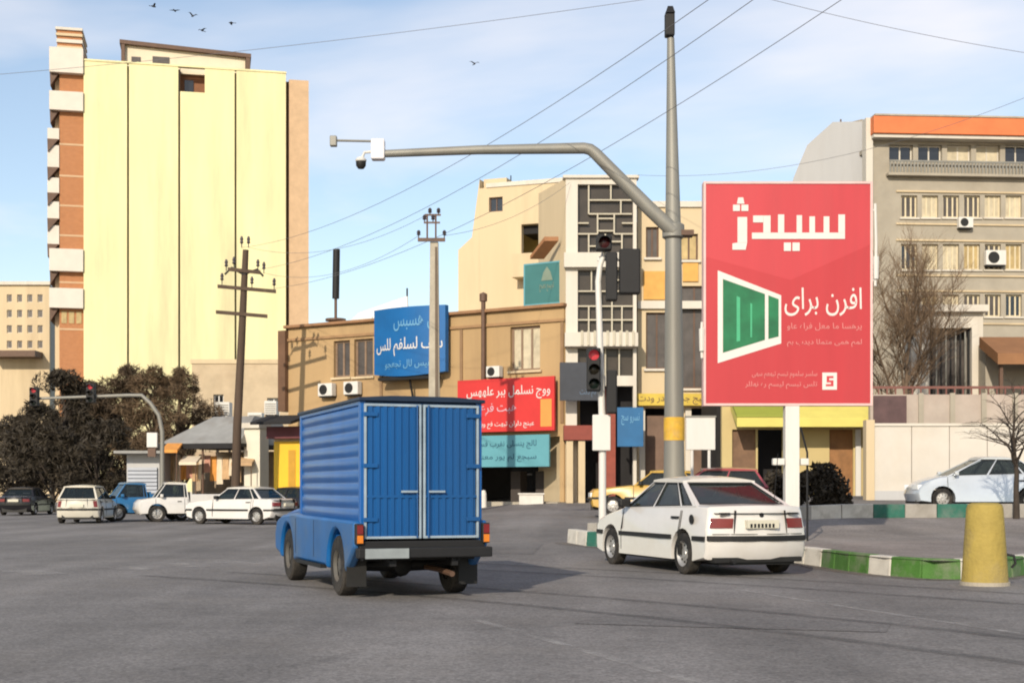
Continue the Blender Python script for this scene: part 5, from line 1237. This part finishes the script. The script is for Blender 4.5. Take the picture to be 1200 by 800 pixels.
for dx_ in (-.9, 0, .9): part('back_stud', MB().box(dx_-.05, dx_+.05, .141, .24, z0+.1, z1-.1), M['galv'], Bb)
for zz2 in (.25, .5, .75): part('back_rail', MB().box(x0+.1, x1-.1, .241, .32, z0+(z1-z0)*zz2-.05, z0+(z1-z0)*zz2+.05), M['galv'], Bb)
for sx2, pxs in ((1, (1022, 1026)), (-1, (820, 824))):
    ya, yb_ = (240, 336) if sx2 > 0 else (378, 420)
    lt = part('side_lamp', MB().tube([(lx(sum(pxs)/2), -.1, lz(yb_)), (lx(sum(pxs)/2)+.02*sx2, -.1, lz((ya+yb_)/2)), (lx(sum(pxs)/2), -.1, lz(ya))], .03, 8), M['white_metal'], Bb)
    part('lamp_reflector', MB().tube([(lx(sum(pxs)/2)+.01*sx2, -.13, lz(yb_-8)), (lx(sum(pxs)/2)+.01*sx2, -.13, lz(yb_-34))], [.05, .06], 8), M['white_metal'], lt)
    for yy in (ya+8, yb_-6): part('lamp_arm', MB().box(*sorted((lx(sum(pxs)/2), lx(1019) if sx2 > 0 else lx(825))), -.11, -.08, lz(yy), lz(yy-1.5)), M['white_metal'], lt)
for a, b_ in ((904, 918), (936.5, 946)):
    ll = part('ground_floodlight', MB().box(lx(a), lx(b_), -.18, -.02, lz(545), lz(537)), M['white_metal'], Bb, bevel=.02)
part('cable_pipe', MB().tube([(lx(946), 0, 0), (lx(946), 0, lz(530)), (lx(938), 0, lz(500))], .022, 6), M['black_metal'], Bb)

# white notice board on legs
YN = 40.0; nxb = X(822, YN); nzb = gz(nxb, YN)
Nb = thing('notice_board', 'white notice board on two thin legs right of the camera mast', 'notice board', (nxb, YN, nzb))
lz = lambda py: Z(py, YN)-nzb; lx = lambda px: X(px, YN)-nxb
part('panel', MB().box(lx(804), lx(838), -.06, .06, lz(527), lz(489)), M['white_metal'], Nb, bevel=.015)
for px in (811, 831): part('leg', MB().tube([(lx(px), 0, -.02), (lx(px), 0, lz(527))], .045, 8), M['white_metal'], Nb)
part('cap_rail', MB().box(lx(803), lx(839), -.08, .08, lz(489)+.003, lz(487)), M['galv'], Nb)

# yellow concrete bollard at the kerb corner
YO = 18.55; ox = X(1154, YO)
Ob = thing('bollard', 'big tapered yellow concrete bollard at the kerb corner', 'bollard', (ox, YO, 0))
by = mat('bollard_yellow', (.335, .25, .06), .8, .2, 3.2, bump=.6, bscale=22, dirt=(.20, .16, .09), dirt_amt=.8)
part('body', MB().lathe([(.0, -.02), (.315, -.02), (.315, .03), (.305, .06), (.275, .55), (.24, 1.04), (.225, 1.09), (.17, 1.115), (.0, 1.12)], 32, 'z'), by, Ob, smooth=35)
part('lifting_ring', MB().tube([(.28*cos(-.3), .28*sin(-.3), .42), (.36, -.1, .40), (.38, -.1, .30), (.33, -.09, .24)], .018, 6), M['black_metal'], Ob)
part('base_ring', MB().lathe([(.318, .0), (.328, .0), (.328, .05), (.31, .05)], 32, 'z'), M['concrete'], Ob)

# white stone and slab in front of the dark shop
p = FM.A+FM.d*FM.u(590)-Vector((-FM.d.y, FM.d.x))*1.6
bo = single('stone_bollard', MB().lathe([(.0, -.05), (.14, -.05), (.12, .6), (.08, .72), (0, .75)], 12, 'z'), mat('stone_white', (.6, .57, .52), .8), 'pale stone bollard on the pavement before the dark shop', 'bollard', smooth=40); bo.location = (p.x, p.y, gz(*p))
p = FM.A+FM.d*FM.u(642)-Vector((-FM.d.y, FM.d.x))*1.4
pb = single('planter_box', wall(MB(), -.5, .5, 0, .42, -.25, .25).box(-.55, .55, -.3, .3, .421, .48), mat('stone_white', (.6, .57, .52)), 'pale stone block beside the cream door posts', 'planter'); pb.location = (p.x, p.y, gz(*p)-.02)

# ================================================================== vegetation
def branch_tree(root_, seed, h, trunk_r, levels, spread, bark, twig_m, first=.3, nb=(4, 6), tw=260, lean=(0, 0), up=.35):
    r = random.Random(seed); tm = MB(); wm_ = MB(); tips = []
    def grow(p, d, ln, rad, lv):
        n = 4; pts = [p.copy()]; rs = [rad]
        for i in range(n):
            jt = .04 if lv == 0 else .13; d = (d+Vector((r.gauss(0, jt), r.gauss(0, jt), r.gauss(0, .06)+up*.08*(lv > 0)))).normalized(); p = p+d*ln/n; pts.append(p.copy()); rs.append(rad*(1-.42*(i+1)/n))
        (tm if lv <= 2 else wm_).tube(pts, rs, 7 if lv == 0 else 5 if lv < 3 else 3, cap=False)
        if lv >= levels: tips.append((pts[-1], d)); return
        k = r.randint(*nb)
        for j in range(k):
            t = r.uniform(first if lv == 0 else .3, 1); i = min(n-1, int(t*n)); q = pts[i].lerp(pts[i+1], t*n-i)
            a = r.uniform(0, 2*pi); side = Vector((cos(a), sin(a), r.uniform(.1, .7)*1)).normalized()
            nd = (d*.55+side*spread).normalized()
            grow(q, nd, ln*r.uniform(.5, .75), rs[i]*.62, lv+1)
        grow(pts[-1], d, ln*.62, rs[-1]*.9, lv+1)
    grow(Vector((0, 0, -.1)), Vector((lean[0], lean[1], 1)).normalized(), h*.48, trunk_r, 0)
    part('trunk', tm, bark, root_, smooth=60)
    part('twigs', wm_, twig_m, root_, smooth=60)
    return tips
bark_d = mat('bark_dark', (.045, .034, .026), .9, .25, 5); bark_b = mat('bark_brown', (.13, .09, .06), .9, .25, 5); twig_b = mat('twig_brown', (.15, .10, .062), .9, .2, 3)
twig_d = mat('twig_dark', (.05, .038, .03), .9)
# tan bare tree in front of the beige building
y_ = 62.0; x_ = X(1058, y_)
bt = thing('bare_tree', 'large leafless tan tree between the billboard and the beige building', 'tree', (x_, y_, gz(x_, y_)))
branch_tree(bt, 4, 10.8, .17, 5, .5, bark_b, twig_b, first=.3, nb=(5, 5))
# dark young tree on the island
y_ = 35.2; x_ = X(1191, y_)
bt = thing('bare_tree', 'young leafless dark tree on the pavement near the silver saloon', 'tree', (x_, y_, isl_z(x_, y_)))
branch_tree(bt, 15, 3.5, .09, 4, 1.1, bark_d, twig_d, first=.78, nb=(3, 4), up=-.9)

def leaf_blob(mb, c, rad, n, size, r, flat_=.8, asp=.5):
    for _ in range(n):
        while True:
            p = Vector((r.uniform(-1, 1), r.uniform(-1, 1), r.uniform(-1, 1)))
            if p.length < 1: break
        p = p*(p.length**-.35 if p.length > .05 else 1)*.95
        q = c+Vector((p.x*rad, p.y*rad, p.z*rad*flat_)); s = size*r.uniform(.6, 1.4)
        a = Vector((r.gauss(0, 1), r.gauss(0, 1), r.gauss(0, 1))).normalized(); b_ = a.orthogonal().normalized(); b_.rotate(Matrix.Rotation(r.uniform(0, 6.28), 3, a)); c2 = a.cross(b_)
        mb.add([q-b_*s, q+c2*s*asp, q+b_*s, q-c2*s*asp], [(0, 1, 2, 3)])
def crown_tree(name, label, px, Y_, top_py, width, lm, bark, seed, n_blob=26, leaves=150, size=.22, base=.22, group='trees along the left street', conical=0.0, asp=.16):
    r = random.Random(seed); x = X(px, Y_); H_ = Z(top_py, Y_); R2 = thing(name, label, 'tree', (x, Y_, 0), 0, group)
    tm = MB(); hub = H_*base
    tm.tube([(0, 0, -.1), (r.uniform(-.1, .1), 0, hub), (r.uniform(-.3, .3), r.uniform(-.3, .3), H_*.6), (0, 0, H_*.9)], [H_*.028, H_*.022, H_*.014, .03], 9, cap=False)
    lm_ = MB()
    for i in range(n_blob):
        t = r.random()**.8; z = hub+(H_-hub)*(.08+.88*t); prof = sin(pi*min(1, .15+.85*t))**.6*(1-conical*t)
        a = r.uniform(0, 2*pi); d = width*prof*sqrt(r.random())*.85; c = Vector((d*cos(a), d*sin(a), z)); rad = r.uniform(.35, 1.0)*width*.34
        if z+rad*.8 > H_: c.z = H_-rad*.8
        leaf_blob(lm_, c, rad, leaves, size, r, asp=asp)
        if i % 2 == 0: tm.tube([(0, 0, max(hub*.8, c.z-d*.8-.4)), c*.55+Vector((0, 0, c.z*.42)), c], [H_*.009, H_*.006, .015], 5, cap=False)
    part('trunk', tm, bark, R2, smooth=60); part('crown', lm_, lm, R2)
dk = mat('leaf_dark', (.032, .024, .014), .7, .4, 1.5); dk2 = mat('leaf_dark_olive', (.045, .032, .018), .7, .4, 1.5); brn = mat('leaf_brown', (.115, .075, .041), .8, .35, 1.5); brn2 = mat('leaf_russet', (.065, .043, .024), .8, .35, 1.5)
crown_tree('evergreen_tree', 'dark evergreen tree at the far end of the left street', 20, 100, 486, 3.2, dk, bark_d, 21, 46, base=.1)
crown_tree('evergreen_tree', 'dark dense evergreen tree below the cream apartment block', 46, 92, 470, 3.2, dk, bark_d, 22, 52, base=.1)
crown_tree('evergreen_tree', 'dark evergreen tree in front of the brick strip of the tower', 72, 84, 432, 3.0, dk, bark_d, 23, 60, base=.12)
crown_tree('evergreen_tree', 'dark olive tree behind the middle lamp of the curved mast', 104, 88, 446, 3.4, dk2, bark_d, 24, 60, leaves=170, size=.24, base=.12, asp=.13)
crown_tree('broadleaf_tree', 'russet brown tree behind the curved signal mast arm', 146, 86, 425, 3.1, brn2, bark_d, 25, 60, leaves=190, size=.24, base=.12, asp=.10)
crown_tree('broadleaf_tree', 'light brown dry-leaved tree beside the rough beige building', 212, 90, 429, 2.9, brn, bark_b, 26, 60, leaves=190, size=.24, base=.14, asp=.09)
crown_tree('broadleaf_tree', 'brown dry-leaved tree behind the grey kiosk', 180, 84, 428, 2.8, brn, bark_b, 27, 56, leaves=190, size=.24, base=.14, asp=.09)
crown_tree('evergreen_tree', 'low dark evergreen tree behind the cream hatchback', 116, 76, 490, 2.6, dk, bark_d, 28, 44, base=.1)
crown_tree('evergreen_tree', 'low dark evergreen tree over the shaded dark sedan', 62, 78, 498, 2.6, dk, bark_d, 29, 44, base=.1)
crown_tree('evergreen_tree', 'low dark evergreen tree between the dark sedan and the far end', 24, 82, 510, 2.6, dk, bark_d, 30, 40, base=.1)
# dark clipped bush by the billboard post
for bpx, y_, bs_, blab in ((966, 38.5, 1.25, 'dark rounded evergreen bush right of the billboard post'), (917, 40.5, 1.1, 'dark evergreen bush just left of the billboard post')):
    x_ = X(bpx, y_); r = random.Random(int(bpx)); bu = thing('bush', blab, 'bush', (x_, y_, gz(x_, y_)-.1), 0, 'bushes behind the island')
    lm_ = MB(); tm = MB()
    for i in range(22):
        a = r.uniform(0, 6.28); d = r.uniform(0, .5); c = Vector((d*cos(a), d*sin(a)*.7, r.uniform(.15, 1.05-.5*d))); leaf_blob(lm_, c, .30, 170, .065, r); tm.tube([(0, 0, -.05), c*.5, c], [.04, .02, .01], 5, cap=False)
    part('foliage', lm_, dk, bu); part('stem', tm, bark_d, bu); bu.scale = (bs_, bs_, bs_)

# ================================================================== overhead wires and birds
def wire(label, A, B_, sag, rad=.0075, n=22):
    A, B_ = Vector(A), Vector(B_); pts = []
    for i in range(n+1):
        t = i/n; p = A.lerp(B_, t); p.z -= sag*4*t*(1-t); pts.append(p)
    single('overhead_wire', MB().tube(pts, rad, 5), M['wire'], label, 'wire', 'overhead wires', smooth=60)
P3 = lambda px, py, Y_: (X(px, Y_), Y_, Z(py, Y_))
lbw = 'thin sagging wire from the wooden pole up over the camera mast arm'
wire(lbw, P3(284, 290, YW-.15), P3(850, -14, 24), .9)
wire(lbw, P3(303, 316, YW-.15), P3(905, -16, 24), .9)
wire(lbw, P3(322, 338, YW-.15), P3(1010, -16, 24), 1.0)
lbs = 'thin wire slung between the wooden pole and the concrete pole'
wire(lbs, P3(292, 290, YW-.15), P3(500, 252, YC-.18), .7)
wire(lbs, P3(310, 320, YW-.15), P3(491, 276, YC-.18), .7)
wire('thin wire crossing the sky above the tower roof', P3(-60, 92, 46), P3(900, -22, 40), .25)
wire('thin wire from the stair tower roof towards the orange cornice', P3(744, 205, 58), P3(1260, 90, 44), 1.0)
wire('thin wire crossing the clouds above the orange cornice', P3(860, -12, 40), P3(1240, 68, 40), .15)
wire('thin wire from the concrete pole over the ochre parapet', P3(521, 276, YC-.18), P3(668, 214, 57.9), .4)
bird_m = mat('bird_dark', (.04, .04, .045), .8)
def bird(px, py, Y_, s, a, flap):
    R2 = thing('bird', 'small dark bird flying high above the tower' if px < 400 else 'lone dark bird flying above the camera arm', 'bird', P3(px, py, Y_), a, 'birds in flight')
    part('body', MB().lathe([(.0, -.17), (.03, -.12), (.055, 0), (.045, .08), (.03, .13), (0, .17)], 8, 'x'), bird_m, R2, smooth=60)
    for sy in (-1, 1):
        part('wing', MB().add([(-.06, sy*.03, .02), (.08, sy*.03, .02), (.06, sy*.2, .02+flap*.12), (-.05, sy*.2, .02+flap*.12), (-.03, sy*.38, .02+flap*.1), (-.06, sy*.03, .035), (.08, sy*.03, .035), (.06, sy*.2, .03+flap*.12), (-.05, sy*.2, .03+flap*.12)],
            [(0, 1, 2, 3), (3, 2, 4), (5, 8, 7, 6), (8, 4, 7), (0, 5, 6, 1)]), bird_m, R2)
    part('tail', MB().prism([(-.15, -.02), (-.3, -.05), (-.3, .05), (-.15, .02)], -.005, .005, 'z'), bird_m, R2)
    R2.scale = (s, s, s)
for k, (px, py) in enumerate(((180, 8), (205, 13), (226, 19), (271, 27), (237, 36), (556, 75))): bird(px, py, 60, .7, .6+k*.9, (.9, .2, 1.1, -.5, .6, .8)[k])
